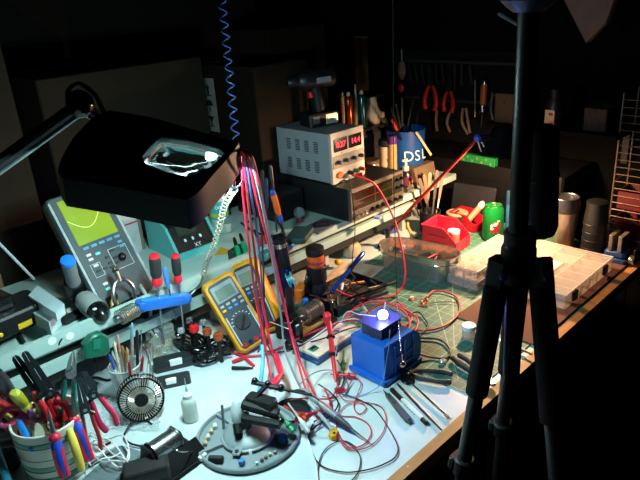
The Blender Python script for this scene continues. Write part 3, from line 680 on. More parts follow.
# pink scissors loops
P = G(24,414,.125); t = thing('scissors', 'pink handled scissors standing handles up at the left of the mug', 'scissors', face(P, V((0,0,CAMZ))-P))
for s,(x,y) in ((1,(-.022,.004)),(-1,(.020,-.006))):
    B().ring(.0155,.0048, T(x,y,0) @ RZ(.3*s) @ Matrix.Diagonal((1.3,.85,1,1)), 24, 9).build('finger_loop', mat('c3406e',.4), t)
B().prism([(-.004,-.005),(.05,-.045),(.056,-.05),(.046,-.046),(.002,-.012)], .003).build('blade', STEEL, t); B().cyl(.005,.006,T(.012,-.016,-.001),12).build('pivot', STEEL, t)
# clear amber-green screwdriver, dark tube handle and others
screwdriver('screwdriver', 'clear yellow handled screwdriver leaning left in the mug', G(13,392,.185), G(50,432,.06), .055, .011, mat('b4ab28',.15,alpha=.8,coat=.5), mat('c6bd50',.2), STEEL, .0035)
screwdriver('screwdriver', 'screwdriver with a thick dark grey handle leaning out of the mug at far left', G(-4,372,.21), G(30,424,.07), .085, .0125, mat('38444b',.35,coat=.3), mat('2a3238',.4), STEEL, .003)
tag(B().rod(V((0,0,0)), G(30,423,.10)-G(-6,398,.16), .007).build('red_tool', RED, M=T(G(-6,398,.16))), 'plain red rod handle below the dark grey screwdriver', 'hand tool')
tag(B().rod(V((0,0,0)), G(20,428,.09)-G(-6,402,.14), .006).build('yellow_tool', YB, M=T(G(-6,402,.14))), 'plain yellow rod handle at the left picture edge', 'hand tool')
screwdriver('screwdriver', 'red handled stubby tool lying against the inner left wall of the mug', G(4,424,.105), G(26,440,.07), .035, .008, mat('b81c26',.4), RED, STEEL, .002)
for k,(a,b,m,lb) in enumerate((((46,398,.15),(54,440,.05),STEEL,'plain steel rod standing in the middle of the mug'),((36,402,.15),(48,438,.05),mat('c9b878',.4,.4),'brass coloured rod standing beside the clear yellow screwdriver'),((40,398,.14),(30,440,.05),DSTEEL,'dark steel punch in the mug behind the scissors'))):
    p_, q_ = G(*a), G(*b); tag(B().rod(V((0,0,0)), q_-p_, .003, .0022).build('steel_rod', m, M=T(p_)), lb, 'rod')
for k,(a,b,r,c_,lb) in enumerate((((34,392,.17),(44,428,.04),.0055,'c01c28','red grip standing deep in the middle of the mug'),((58,398,.15),(52,432,.04),.006,'b81a2a','red grip standing at the back right of the mug'),((20,404,.15),(36,434,.05),.0055,'23282c','black grip standing in the left of the mug'),((60,408,.14),(60,440,.04),.005,'1f2427','black handle at the right of the mug interior'),((44,408,.13),(46,440,.04),.005,'8c1820','dark red grip at the front of the mug interior'),((30,410,.14),(34,440,.04),.005,'7a3a68','purple grip inside the mug below the scissors'),((70,404,.13),(64,436,.04),.0045,'20808a','teal grip against the back right rim of the mug'))):
    p_, q_ = G(*a), G(*b); Lp = (q_-p_).length; t = thing('tool_grip', lb, 'hand tool', axis(p_,q_)); B().lathe([(r*.5,0),(r*.95,.004),(r,Lp*.4),(r*.7,Lp*.6)],seg=12).build('grip', mat(c_,.4), t); B().lathe([(r*.4,Lp*.6),(r*.4,Lp)],seg=8).build('shank', STEEL, t)
# dark handled item + blue object left edge, clear bag, dark gear at bottom left
t = thing('tape_dispenser', 'dark blue curved plastic holder at the left edge behind the mug', 'holder', T(G(2,372,.06)))
B().ring(.026,.011, face(V((0,0,0)), V((-.5,-.6,.4))), 24, 10).build('body', mat('1f3a72',.4), t); B().cyl(.02,.012,face(V((0,0,0)), V((-.5,-.6,.4))),18).build('hub', BLACK, t)
# black cloth bag bottom left, teal tool
t = thing('tool_pouch', 'black zipped pouch at the bottom left corner beside the mug', 'pouch', T(G(6,468,0)) @ RZ(-.6))
B().b2(-.05,.03,-.03,.04,0,.045,.015).build('body', mat('15181c',.8,bump=.4), t); B().b2(-.045,.025,-.002,.002,.044,.0465).build('zip', mat('5a6468',.4,.7), t)
tag(B().rod(V((0,0,0)), G(8,478,.05)-G(-4,444,.06), .007).build('teal_pen', mat('2f7f9c',.4), M=T(G(-4,448,.06))), 'teal pen lying on the black pouch at the bottom left', 'pen')

# ------------------------------------------------------------ clear mug with pens and tweezers
pc = G(131,404,0); pc = V((pc.x+.012, pc.y+.02, 0))
t = thing('pen_tumbler', 'clear grey tumbler holding pens, brushes and tweezers', 'tumbler', T(pc))
B().lathe([(.028,0),(.034,.085),(.0325,.085),(.0268,.003),(.001,.003)], seg=28).build('tumbler_body', mat('aeb8bc',.15,alpha=.42,coat=.4), t)
B().ring(.0333,.0013,T(0,0,.085),28).build('rim', mat('c9d2d4',.2), t)
pens = [((117,334,.17),(126,392,.01),.0028,'c98d8c','pink capped slim brush standing tallest in the tumbler'),
 ((114,342,.155),(124,395,.01),.003,'e2d6b8','cream pencil standing at the left of the tumbler'),
 ((132,323,.18),(132,385,.01),.0034,'7fb2d0','pale blue capped pen with a red band standing in the tumbler'),
 ((137,330,.17),(138,388,.01),.0036,'1a1d20','black pen standing in the middle of the tumbler'),
 ((122,346,.14),(130,392,.01),.0036,'a4713a','tan wooden brush handle in the tumbler'),
 ((127,348,.135),(128,392,.01),.004,'b7956a','beige rubber tipped pen in the tumbler'),
 ((109,354,.13),(124,398,.01),.003,'2450a8','blue and white pen leaning left in the tumbler'),
 ((112,351,.125),(126,400,.01),.0028,'d8e0e4','white pen beside the blue one in the tumbler'),
 ((143,356,.12),(138,396,.01),.0034,'b01f2c','short red capped pen at the right of the tumbler'),
 ((129,362,.115),(133,398,.01),.0034,'a01a24','dark red marker low in the tumbler')]
for a,b,r,c_,lb in pens:
    p_, q_ = G(*a), G(*b); d_ = (q_-p_); M_ = axis(p_, q_); t = thing('pen', lb, 'pen', M_)
    B().lathe([(r*.35,0),(r*.9,.006),(r,.012),(r,.04)],seg=10).build('cap', mat(c_,.35), t)
    B().lathe([(r*.95,.04),(r*.95,d_.length)],seg=10).build('barrel', mat(c_ if c_ in ('1a1d20','a4713a','e2d6b8') else 'c8ccd0',.4), t)
for k,(a,b,lb) in enumerate((((141,330,.165),(142,392,.01),'tweezers standing open at the back of the tumbler'),((152,336,.15),(146,396,.01),'chrome tweezers leaning right in the tumbler'),((146,350,.13),(158,398,.02),'shiny scissors-like forceps leaning out to the right of the tumbler'))):
    p_, q_ = G(*a), G(*b); L_ = (q_-p_).length; t = thing('tweezers', lb, 'tweezers', axis(p_, q_))
    for s in (1,-1): B().tube(spline([(0,s*.0005,0),(s*.004,s*.001,L_*.3),(s*.005,0,L_*.6),(s*.0008,0,L_)],5),.0013,6).build('arm', CHROME, t)
    if k: B().ring(.008,.0015,RX(PI/2) @ T(0,-.006,0),16,6).build('finger_loop', CHROME, t)
# small wire-guard desk fan
fc = G(141,398,.045); vd = V((-.35,-.78,.30)).normalized()
FM = face(fc, vd); t = thing('desk_fan', 'small dark fan with a fine radial wire guard standing beside the tumbler', 'fan', FM)
R_ = .046
for zz, rr_ in ((-.016,R_),(.012,R_*.96)): B().ring(rr_,.0026,T(0,0,zz),36,7).build('guard_ring', BLACKG, t)
for k in range(48):
    a = 2*PI*k/48; c_, s_ = math.cos(a), math.sin(a)
    B().tube([(R_*c_,R_*s_,-.016),(R_*1.03*c_,R_*1.03*s_,-.002),(R_*.94*c_,R_*.94*s_,.013),(R_*.6*c_,R_*.6*s_,.020),(.014*c_,.014*s_,.018)],.0008,4).build('guard_wire', mat('c4bcae',.3,.6), t)
B().cyl(.015,.024,T(0,0,-.006),20,bev=.003).build('hub', mat('2a2d2f',.3,.6), t); B().ring(R_*.62,.0012,T(0,0,.0195),30,6).build('guard_ring', BLACKG, t)
for k in range(5): B().prism([(.012,-.006),(.038,-.012),(.041,.004),(.014,.008)], .0015, RZ(2*PI*k/5) @ RX(.4)).build('blade', mat('2b2624',.4,alpha=.85), t)
fi = FM.inverted(); B().rod(fi @ (fc-V((0,0,.040))+V((0,.01,0))), V((0,-.044,0)), .005).build('neck', BLACKG, t)
B().cyl(.032,.008,fi @ T(V((fc.x,fc.y+.01,0))),24,.026,.002).build('base', BLACKG, t)
cable('black_lead', ((152,424,.006),(140,418,.006),(131,424,.012),(124,436,.006),(132,444,.006),(150,446,.006),(164,440,.006)), .002, BLKW, 'black fan lead curling over crumpled film in front of the fan')
# crumpled clear film
b = B(); nx = 16
P = [G(u,v,0) for u,v in ((98,430),(160,432),(158,400),(106,398))]
vs = []; fs = []
for i in range(nx):
    for j in range(nx):
        p = P[0].lerp(P[1],i/(nx-1)).lerp(P[3].lerp(P[2],i/(nx-1)), j/(nx-1)); vs.append((p.x+rnd.uniform(-.003,.003),p.y+rnd.uniform(-.003,.003),.0006+rnd.uniform(0,.008)))
for i in range(nx-1):
    for j in range(nx-1): a = i*nx+j; fs.append((a,a+nx,a+nx+1,a+1))
tag(b.raw(vs,fs).build('plastic_film', mat('b4c4c8',.12,alpha=.45,coat=.6), None, 0), 'crumpled clear plastic film on the bench around the fan foot', 'film')
# white adapter board with text and cord
M,L = lie(84,466,116,448,.0)
t = thing('circuit_board', 'white board with tiny red print half under white cord, right of the striped mug', 'circuit board', M)
B().b2(0,.062,-.018,.022,.012,.020,.002).build('board', mat('d9dfe0',.4), t); B().b2(.004,.058,-.014,.018,0,.012).build('carrier', mat('4c565a',.6), t)
text('CE', .008, T(.018,.004,.0202), mat('b02020'), t); text('o', .012, T(.036,.010,.0202), mat('b02020'), t); B().b2(.042,.056,-.006,-.001,.020,.0225).build('chip', BLACK, t)
pp = []
for k in range(46):
    a = k*.5; q = G(112+20*math.cos(a*.83+1), 463+15*math.sin(a), 0); pp.append(V((q.x,q.y,.024+.016*math.sin(k*.7)**2)))
tag(B().tube(spline(pp,4),.0013,6).build('tangled_cord', WHTW), 'thin white cord tangled in loops at the bottom left', 'cord')
# crumpled foil-like film strip bottom
tag(B().b2(-.05,.06,-.03,.03,0,.018,.006).build('grey_case', mat('5d6b70',.6), M=T(G(112,476,0)) @ RZ(.35)), 'flat grey case under the tangled white cord', 'case')
# solder spool on black stand
s0, s1 = G(151,455,.034), G(176,438,.034)
M = frame(V(((s0.x+s1.x)/2,(s0.y+s1.y)/2,0)), V((s1.x-s0.x,s1.y-s0.y,0))); Ls = (s1-s0).length
t = thing('solder_stand', 'black angular solder stand carrying a silver spool at the bottom', 'stand', M)
for x in (-Ls/2-.006, Ls/2+.002): B().raw([(x,-.04,0),(x,.035,0),(x,.02,.05),(x,-.01,.05),(x+.004,-.04,0),(x+.004,.035,0),(x+.004,.02,.05),(x+.004,-.01,.05)],[(0,1,2,3),(7,6,5,4),(0,4,5,1),(1,5,6,2),(2,6,7,3),(3,7,4,0)]).build('side_plate', BLACK, t, 0)
B().b2(-Ls/2-.02,Ls/2+.03,-.055,.04,0,.006,.002).build('base_plate', BLACK, t)
B().raw([(-Ls/2-.004,-.06,.001),(Ls/2+.028,-.06,.001),(Ls/2+.028,-.022,.030),(-Ls/2-.004,-.022,.03),(-Ls/2-.004,-.022,.0),(Ls/2+.028,-.022,.0)],[(0,1,2,3),(3,2,5,4),(0,3,4),(1,5,2),(0,4,5,1)]).build('front_wedge', BLACKG, t, 0)
B().b2(Ls/2+.006,Ls/2+.022,-.0595,-.052,.004,.012).build('barcode_label', WHITE, t)
t = thing('solder_spool', 'silver wound solder spool lying in the black stand', 'spool', M @ T(-Ls/2,0,.034) @ RY(PI/2))
B().lathe([(.024,0),(.024,.003),(.0215,.004),(.0215,Ls-.004),(.024,Ls-.003),(.024,Ls)],seg=32).build('spool_body', mat('8d9295',.25,.95), t); B().cyl(.008,.001,T(0,0,-.0012),16).build('core', WHITE, t)
B().cyl(.018,.0012,T(0,0,-.0008),24).build('end_label', mat('a7895a',.5), t)
cable('solder_wire', ((165,446,.055),(172,448,.058),(182,452,.05),(192,451,.02)), .0012, CHROME, 'loose end of bright twisted solder hanging off the silver spool', 'wire')
t = thing('black_box', 'black open-topped box at the bottom edge left of the silver spool', 'box', frame(G(146,482,0), G(190,470,0)-G(146,482,0)))
B().b2(-.035,.045,-.02,.025,0,.035,.004).build('body', BLACK, t); B().b2(-.03,.04,-.015,.02,.035,.036).build('lid_panel', mat('0a0b0c',.6), t)
# squeeze bottle
p = G(195,422,0)
t = thing('squeeze_bottle', 'small translucent squeeze bottle with a needle tip, on the bare bench', 'bottle', T(p.x,p.y+.012,0))
B().lathe([(.013,0),(.0155,.003),(.0155,.045),(.012,.052),(.0085,.055)], seg=24).build('bottle_body', mat('ccd8d0',.35,alpha=.8), t); B().cyl(.0138,.016,T(0,0,.002),20).build('liquid', mat('b4bfb0',.3,alpha=.8), t)
B().lathe([(.0095,.055),(.0095,.062),(.006,.066),(.004,.070)], seg=18).build('cap', mat('d6e2e2',.4), t); B().cyl(.0035,.010,T(0,0,.068),12,.002).build('needle_hub', mat('5fb0b0',.4), t); B().cyl(.0012,.022,T(0,0,.078),8,.0008).build('needle', mat('a8b4b4',.4), t)

# ------------------------------------------------------------ helping-hand base with parts tray
hc = V((.555,.82,0)); R_ = .101
t = thing('parts_tray_base', 'round grey cast tray base with five compartments and a centre dome', 'tray', T(hc))
GM = mat('7d8a8e',.38,var=.05)
B().lathe([(R_*.96,0),(R_,.004),(R_,.011),(R_*.975,.013),(R_*.95,.012),(R_*.93,.005),(.050,.005),(.047,.012),(.040,.016),(.028,.024),(.012,.028),(.001,.0285)], seg=56).build('tray_body', GM, t, 50)
for k in range(5):
    a = math.radians(20+72*k); B().box(.052,.006,.0115, T(.071*math.cos(a),.071*math.sin(a),.001) @ RZ(a), .002).build('divider_rib', GM, t)
B().ring(.0505,.0028,T(0,0,.0105),40).build('inner_ring', GM, t)
for a in (-10,210):
    a = math.radians(a); B().box(.024,.016,.004, T(.052*math.cos(a),.052*math.sin(a),.011) @ RZ(a), .002).build('screw_tab', GM, t); B().cyl(.004,.002,T(.056*math.cos(a),.056*math.sin(a),.015),12).build('screw', DSTEEL, t)
# things in the compartments
def small(name, u, v, z, b, m, label, cat, rz=0, group=None):
    o = b.build(name, m, M=T(G(u,v,z)) @ RZ(rz)); return tag(o, label, cat, group)
for k,(u,v,c_) in enumerate(((211,431,'b8ad94'),(208,437,'c7b89a'),(205,443,'b09a80'),(215,426,'d0cbb8'))):
    o = small('tan_component', u, v, .010, B().cyl(.0045,.012,RY(PI/2) @ T(0,0,-.006),10,bev=.001), mat(c_,.5), ('upper','second','third','topmost')[k] if 0 else ['tan cylindrical component, second from the top of the row in the left compartment','tan cylindrical component, third in the row in the left compartment','brownish cylindrical component at the bottom of the left compartment row','pale cylindrical component at the top of the left compartment row'][k], 'component', 1.0)
small('black_capacitor', 216,459,.012, B().cyl(.0068,.028,RY(PI/2) @ T(0,0,-.014),14,bev=.002), BLACK, 'large black capacitor lying in the front left compartment of the tray', 'component', -.9)
small('blue_pot', 242,464,.007, B().box(.010,.009,.009,bev=.001), mat('2577c4',.4), 'small blue component by the front rim of the tray', 'component', .4)
small('blue_terminal', 283,441,.006, B().box(.017,.012,.012,bev=.001), mat('1f78cf',.4), 'blue screw terminal block in the right compartment of the tray', 'component', .5)
for k,(u,v,c_,lb) in enumerate(((266,458,'7a6a4a','tiny brown component in the front right compartment'),(270,455,'c9c0a4','tiny cream component in the front right compartment'),(275,453,'8a8f92','tiny grey metal component in the front right compartment'),(262,461,'4a4640','tiny dark component in the front right compartment'),(257,464,'b8bcc0','tiny silver screw near the front rim of the tray'))):
    small('small_component', u, v, .007, B().box(.006,.005,.005,bev=.001), mat(c_,.4), lb, 'component', k)
a_, b_ = G(224,431,.008), G(222,405,.058)
tag(B().rod(V((0,0,0)), b_-a_, .0028).build('grey_rod', mat('50585c',.5), M=T(a_)), 'short grey rod standing upright in the tray', 'rod')
# ball joint and clamp arms
j0 = hc+V((0,0,.028)); j1 = G(237,424,.045); j2 = G(238,400,.085)
t = thing('ball_joint_clamp', 'silver topped ball joint with black clamp arms reaching over the tray', 'clamp', T(j0))
B().rod(V((0,0,0)), V((0,0,.03)), .010, .008).build('post', DSTEEL, t)
B().rod(j1-j0, j1-j0+V((-.008,-.012,-.012)), .009, .008).build('knob', BLACK, t)
B().lathe([(.006,0),(.0095,.004),(.0125,.02),(.013,.034),(.009,.043),(.002,.045)], axis(j1-j0, j2-j0), 20).build('lever_cap', mat('bcc6ca',.25,.1), t)
arms = [((243,404,.08),(278,414,.07),.0105),((243,418,.06),(280,425,.06),.0085),((262,398,.09),(280,421,.06),.0045),((250,403,.085),(268,384,.11),.005)]
for a,b,r in arms: B().rod(G(*a)-j0, G(*b)-j0, r).build('clamp_arm', BLACK, t)
B().box(.062,.026,.026, frame(G(262,409,.068)-j0, G(280,414,.07)-G(245,404,.07)), .004).build('clamp_body', BLACK, t)
for u,v,z in ((268,384,.11),(255,381,.112),(281,421,.06)): B().ball(.0072,T(G(u,v,z)-j0)).build('swivel', BLACKG, t)
B().rod(G(252,382,.11)-j0, G(282,389,.105)-j0, .005).build('cross_bar', BLACK, t); B().rod(G(282,389,.105)-j0, G(312,395,.095)-j0, .003).build('cross_bar', BLACK, t)
B().ball(.008,T(G(281,388,.105)-j0)).build('swivel', BLACKG, t)
# round black magnet / suction dish with bits to the right of the tray
t = thing('black_dish', 'round black rubber dish full of clips at the right rim of the tray', 'dish', T(G(292,414,.0)))
B().lathe([(.035,0),(.038,.012),(.036,.012),(.033,.003),(.001,.003)],seg=28).build('dish_body', RUBBER, t)
small('blue_clip', 267,403,.05, B().ball(.009,sc=(1.4,1,.8)), mat('1850a8',.35), 'dark blue glossy clip behind the ball joint arms', 'clip')
def grabber(u1,v1,z1,u2,v2,z2, m, label, r=.0038, group=None):
    p_, q_ = G(u1,v1,z1), G(u2,v2,z2); L_ = (q_-p_).length; t = thing('test_grabber', label, 'test clip', axis(p_,q_), group)
    B().lathe([(r*.35,0),(r*.45,.004),(r*.6,L_*.55)],seg=10).build('nose', m, t)
    B().lathe([(r*.8,L_*.55),(r,L_*.6),(r,L_*.68)],seg=12).build('collar', m, t)
    B().lathe([(r*1.5,L_*.68),(r*1.6,L_*.72),(r*1.1,L_*.78),(r*1.3,L_*.95),(r*.8,L_)],seg=12).build('plunger', m, t); return t
grabber(276,409,.055,294,432,.03, mat('1a8458',.35), 'green test grabber pointing into the parts tray', .0048)
grabber(288,403,.06,309,432,.03, mat('d8dcd6',.35), 'white test grabber lying over the black dish')
grabber(284,406,.05,308,420,.04, mat('c8381c',.35), 'orange-red test grabber crossing the black dish', .0055)
grabber(328,408,.02,296,420,.035, mat('b01422',.35), 'dark red test grabber at the right of the black dish', .0055)
grabber(330,374,.012,356,376,.010, mat('d12432',.35), 'red test grabber lying flat left of the blue box', .0045)
grabber(344,348,.03,343,370,.006, mat('0f6a48',.35), 'dark green test grabber standing by the white breadboard', .0045)
# yellow clip pair and the long grey probe
t = thing('yellow_clip', 'yellow plastic clip with red leads lying beside the grey probe', 'clip', T(G(334,434,.008)) @ RZ(.7))
B().prism([(-.011,-.005),(.004,-.009),(.012,-.003),(.010,.006),(-.004,.010),(-.012,.004)], .012, T(0,0,-.007), bev=.002).build('body', mat('d99a14',.4), t); B().cyl(.005,.010,T(.012,.006,-.003) @ RX(.3),12).build('boot', mat('e0a81a',.4), t); B().cyl(.0028,.0008,T(-.003,-.001,.005),10).build('contact_hole', BLACK, t)
a_, b_ = G(300,388,.045), G(374,446,.004); L_ = (b_-a_).length
t = thing('probe', 'long grey oscilloscope probe tapering to a fine black point on the bench', 'probe', axis(a_, b_))
B().lathe([(.003,0),(.0055,.01),(.0062,.05),(.0062,L_*.5),(.0055,L_*.52)],seg=14).build('probe_body', mat('7c868a',.4), t); B().lathe([(.0075,L_*.52),(.006,L_*.58),(.004,L_*.68),(.0022,L_*.72)],seg=14).build('probe_nose', mat('3a4044',.4), t); B().lathe([(.0016,L_*.72),(.0012,L_*.9),(.0003,L_)],seg=8).build('probe_tip', BLACK, t)
B().rod(V((.002,.006,.05)), V((.002,.006,L_*.45)), .0022).build('red_slide', mat('c84848',.4), t)
a_, b_ = G(309,402,.03), G(333,430,.012); tag(B().rod(V((0,0,0)), b_-a_, .0045,.0038).build('grey_sleeve', mat('9aa6aa',.45), M=T(a_)), 'short pale grey sleeve beside the long grey probe', 'sleeve')
# ------------------------------------------------------------ multimeters
def meter(label, M, Wm, Hm, yel, full=True):
    t = thing('multimeter', label, 'multimeter', M)
    Y_ = mat(yel, .45, var=.06)
    B().prism([(x,y+Hm/2) for x,y in rrect(Wm/2,Hm/2,.016,5)], .034, T(0,0,0), bev=.006).build('yellow_holster', Y_, t)
    fz = .034
    B().prism([(x,y+Hm/2) for x,y in rrect(Wm/2-.009,Hm/2-.011,.010,4)], .004, T(0,0,fz-.001), bev=.001).build('face', mat('2f3639',.45), t); fz += .003
    b = B().b2(-Wm/2+.013,Wm/2-.013,Hm-.060,Hm-.018,fz,fz+.001).build('display_frame', mat('7b878a',.4), t)
    B().b2(-Wm/2+.019,Wm/2-.019,Hm-.056,Hm-.028,fz+.001,fz+.0016).build('display', mat('66776a',.25), b)
    for k,c_ in enumerate(('9aa4a6','9aa4a6','9aa4a6','9aa4a6')): B().b2(-.030+k*.0165,-.020+k*.0165,Hm-.072,Hm-.066,fz,fz+.003,.001).build('key', mat(c_,.4), t)
    for k,c_ in enumerate(('d99a14','2f86c8','2f86c8','9aa4a6')): B().b2(-.030+k*.0165,-.020+k*.0165,Hm-.083,Hm-.077,fz,fz+.003,.001).build('key', mat(c_,.4), t)
    B().cyl(.019,.005,T(0,Hm*.36,fz),28,bev=.001).build('dial', mat('23282a',.4), t); B().box(.030,.006,.005,T(0,Hm*.36,fz+.004) @ RZ(.9),.001).build('dial_grip', BLACK, t)
    for k in range(9):
        a = PI*.1+k*PI*.1*1.1; B().box(.004,.0016,.0004,T(.025*math.cos(a),Hm*.36+.025*math.sin(a),fz)).build('dial_mark', mat('c9cfd0'), t)
    for k,c_ in enumerate(('b8202c','151515','b8202c','b8202c')):
        B().lathe([(.0055,0),(.0055,.003),(.003,.003),(.003,.0005)],T(-.024+k*.016,Hm*.095,fz),14).build('jack', mat(c_,.4), t)
    for x in (-Wm/2+.012,Wm/2-.012): B().b2(x-.0015,x+.0015,.02,Hm*.5,fz-.001,fz+.001).build('face_edge', mat('aab2b4',.4), t)
    return t
bl, br, tl = G(243,356,.02), G(268,342,.02), G(206,292,.06)
bm = G(254,347,.002); tm = AY(217,285,1.165)
# meter 1 leans against the shelf rail
ydir = (tm-bm).normalized(); xdir = V((.93,-.36,0)); zdir = xdir.cross(ydir)
Mm = frame(bm, xdir-ydir*xdir.dot(ydir), zdir.normalized()); 
meter('yellow multimeter lying face up beside the red leads, propped on the rail, nearest one', Mm @ RX(.0), .084, .192, 'c98a10')
M2 = Mm.copy(); b2m = G(275,329,.004); y2 = (AY(249,267,1.175)-b2m).normalized(); M2 = frame(b2m, V((.45,-.89,0))-y2*y2.dot(V((.45,-.89,0))), V((.45,-.89,0)).cross(y2))
meter('second yellow multimeter half hidden behind the red leads, farther from the camera', M2, .075, .19, 'c98a10')
tag(B().b2(-.03,.03,-.012,.012,0,.03,.004).build('dark_block', mat('23282b',.5), M=T(G(238,258,SZ)) @ RZ(.3)), 'small dark block on the shelf edge behind the second multimeter', 'block')

# ------------------------------------------------------------ hanging bundle of test leads (hooked over the hood corner)
hk = [(240,152,.50),(243,150,.51)]
def hang(label, px, m, r=.0021, g='test leads hanging from the magnifier hood'):
    px = [(u,v,zh(z)) for u,v,z in px]
    return cable('test_lead', px, r, m, label, 'cable', g)
hang('red test lead, leftmost of the hanging bundle', ((236,165,.47),(238,158,.49),(241,150,.505),(243,156,.49),(243,190,.42),(248,240,.32),(256,300,.18),(266,350,.07),(272,384,.03)), REDW, .0026)
hang('red test lead, second from the left in the hanging bundle', ((240,152,.50),(244,160,.48),(247,190,.42),(253,240,.31),(262,300,.18),(272,350,.07),(279,372,.03)), REDW, .0026)
hang('dark blue test lead hanging within the red bundle', ((241,152,.50),(247,165,.47),(252,200,.40),(258,240,.30),(262,290,.19),(262,340,.08),(258,352,.05)), mat('2b3f78',.4), .0022)
hang('black test lead crossing behind the red bundle', ((243,150,.50),(248,165,.47),(256,200,.39),(262,240,.31),(264,300,.17),(264,352,.06)), BLKW, .002)
hang('red test lead right of the middle of the bundle', ((243,151,.50),(249,160,.48),(256,195,.41),(270,250,.29),(285,310,.15),(300,360,.05),(316,398,.02),(322,410,.01)), REDW, .0026)
hang('dark grey test lead running to the long grey probe', ((244,151,.50),(252,165,.47),(262,205,.39),(273,260,.27),(281,315,.15),(285,350,.08),(296,378,.05),(302,390,.045)), GRYW, .0024)
hang('red test lead, rightmost one bowing out from the bundle', ((243,150,.505),(252,158,.49),(259,185,.43),(268,230,.33),(279,280,.22),(290,330,.11),(298,362,.06),(308,398,.03)), REDW, .0026)
hang('thin brown lead in the hanging bundle', ((242,152,.50),(246,175,.45),(250,215,.37),(255,260,.27),(258,300,.19),(268,345,.08),(282,372,.03)), mat('6b2a1c',.5), .0018)
cable('light_blue_sleeve', ((262,345,.09),(263,360,.07),(261,378,.05),(258,398,.04)), .0042, mat('4aa7d8',.35), 'pale blue plastic sleeve standing behind the black clamp arms', 'sleeve')
# red shrouded clips at the ends of leads
def boot(label, u1,v1,z1,u2,v2,z2, m, r=.006):
    p_, q_ = G(u1,v1,z1), G(u2,v2,z2); L_ = (q_-p_).length; t = thing('clip_boot', label, 'test clip', axis(p_,q_))
    B().lathe([(r*.4,0),(r*.6,L_*.15),(r,L_*.5),(r*1.15,L_*.8),(r*.8,L_)],seg=12).build('boot', m, t)
    B().lathe([(r*.5,L_),(r*.3,L_+.008)],seg=8).build('jaw_tip', STEEL, t); return t
boot('red clip boot hanging above the black cross bar', 276,352,.07,282,376,.055, REDW, .0062); boot('red round clip gripping the black cross bar of the clamp', 283,372,.06,272,387,.06, REDW, .0075)
for k,(a,m,lb) in enumerate((((233,240,243,262),GREENP,'green alligator boot on the shelf, left of the two green ones'),)): pass
def clip_on_shelf(u1,v1,u2,v2,m,lb):
    p_, q_ = G(u1,v1,SZ+.05), G(u2,v2,SZ+.012); L_ = (q_-p_).length; t = thing('alligator_clip', lb, 'test clip', axis(p_,q_))
    B().lathe([(.0035,0),(.005,.01),(.005,L_*.35)],seg=10).build('tail', BLACK, t); B().lathe([(.005,L_*.35),(.0078,L_*.5),(.0075,L_*.9),(.005,L_)],seg=12).build('boot', m, t)
clip_on_shelf(234,238,241,262, mat('15905c',.35), 'green booted clip leaning on the shelf, left of the two green clips')
clip_on_shelf(240,234,248,258, mat('15905c',.35), 'green booted clip leaning on the shelf, right of the two green clips')
clip_on_shelf(255,230,263,252, mat('b8202c',.35), 'red booted clip on the shelf behind the hanging leads, left of the two red clips')
clip_on_shelf(262,228,270,250, mat('b8202c',.35), 'red booted clip on the shelf behind the hanging leads, right of the two red clips')
tag(B().b2(-.025,.02,-.012,.012,0,.02,.004).build('teal_block', mat('1f6f72',.5), M=T(G(266,258,SZ)) @ RZ(.4)), 'small teal block on the shelf front by the red booted clips', 'block')
# blue metallic cylinder and orange screwdriver
q = G(284,268,.10); t = thing('metal_canister', 'tall dark blue and chrome cylinder standing by the shelf front, right of the leads', 'canister', axis(V((q.x,q.y-.01,.02)), V((q.x-.012,q.y-.005,.20)) ))
B().lathe([(.018,0),(.020,.004),(.020,.085),(.017,.09)],seg=24).build('canister_body', mat('1d2c5c',.15,.7), t); B().cyl(.0205,.012,T(0,0,.15),24).build('chrome_band', CHROME, t); B().lathe([(.019,.09),(.019,.175),(.014,.18)],seg=24).build('upper_sleeve', mat('20242c',.2,.6), t)
screwdriver('screwdriver', 'orange handled screwdriver with a blue collar upright behind the leads', G(272,190,.34), G(286,240,.18), .11, .0085, mat('d05a1c',.4), mat('1e3a8c',.4), DSTEEL)
for k,(a,b,r,c_,lb) in enumerate((((270,165,.38),(277,232,.19),.006,'15181c','black rod-like handle standing left of the orange screwdriver'),((266,178,.36),(268,235,.18),.005,'1e2a48','dark navy handle standing behind the hanging leads'),((262,170,.38),(262,228,.19),.0055,'22262a','dark grey handle standing farthest behind the hanging leads'))):
    p_, q_ = G(*a), G(*b); Lh = (p_-q_).length; t = thing('hand_tool', lb, 'hand tool', axis(q_,p_)); B().lathe([(r*.4,0),(r*.4,Lh*.5)],seg=10).build('shank', DSTEEL, t); B().lathe([(r*.8,Lh*.5),(r,Lh*.65),(r,Lh*.95),(r*.6,Lh)],seg=12).build('handle', mat(c_,.4), t)
# flux jar on black base
q = AY(316,266,1.13); t = thing('flux_jar', 'small jar with an orange label and black lid on a black stand', 'jar', T(q.x,q.y,0))
hj = q.z+.012
B().lathe([(.030,0),(.032,.01),(.030,.03),(.024,.05),(.028,.055),(.028,hj-.012),(.026,hj-.01)],seg=24).build('stand', BLACK, t)
B().lathe([(.022,hj-.01),(.0235,hj-.006),(.0235,hj+.022),(.021,hj+.024)],seg=24).build('jar_body', mat('c8541c',.4,var=.2,scale=60), t)
B().cyl(.0238,.006,T(0,0,hj),24).build('label_band', mat('8a2a50',.4), t)
B().lathe([(.0245,hj+.024),(.026,hj+.028),(.025,hj+.044),(.022,hj+.046)],seg=24).build('lid', mat('0e0f10',.5), t)
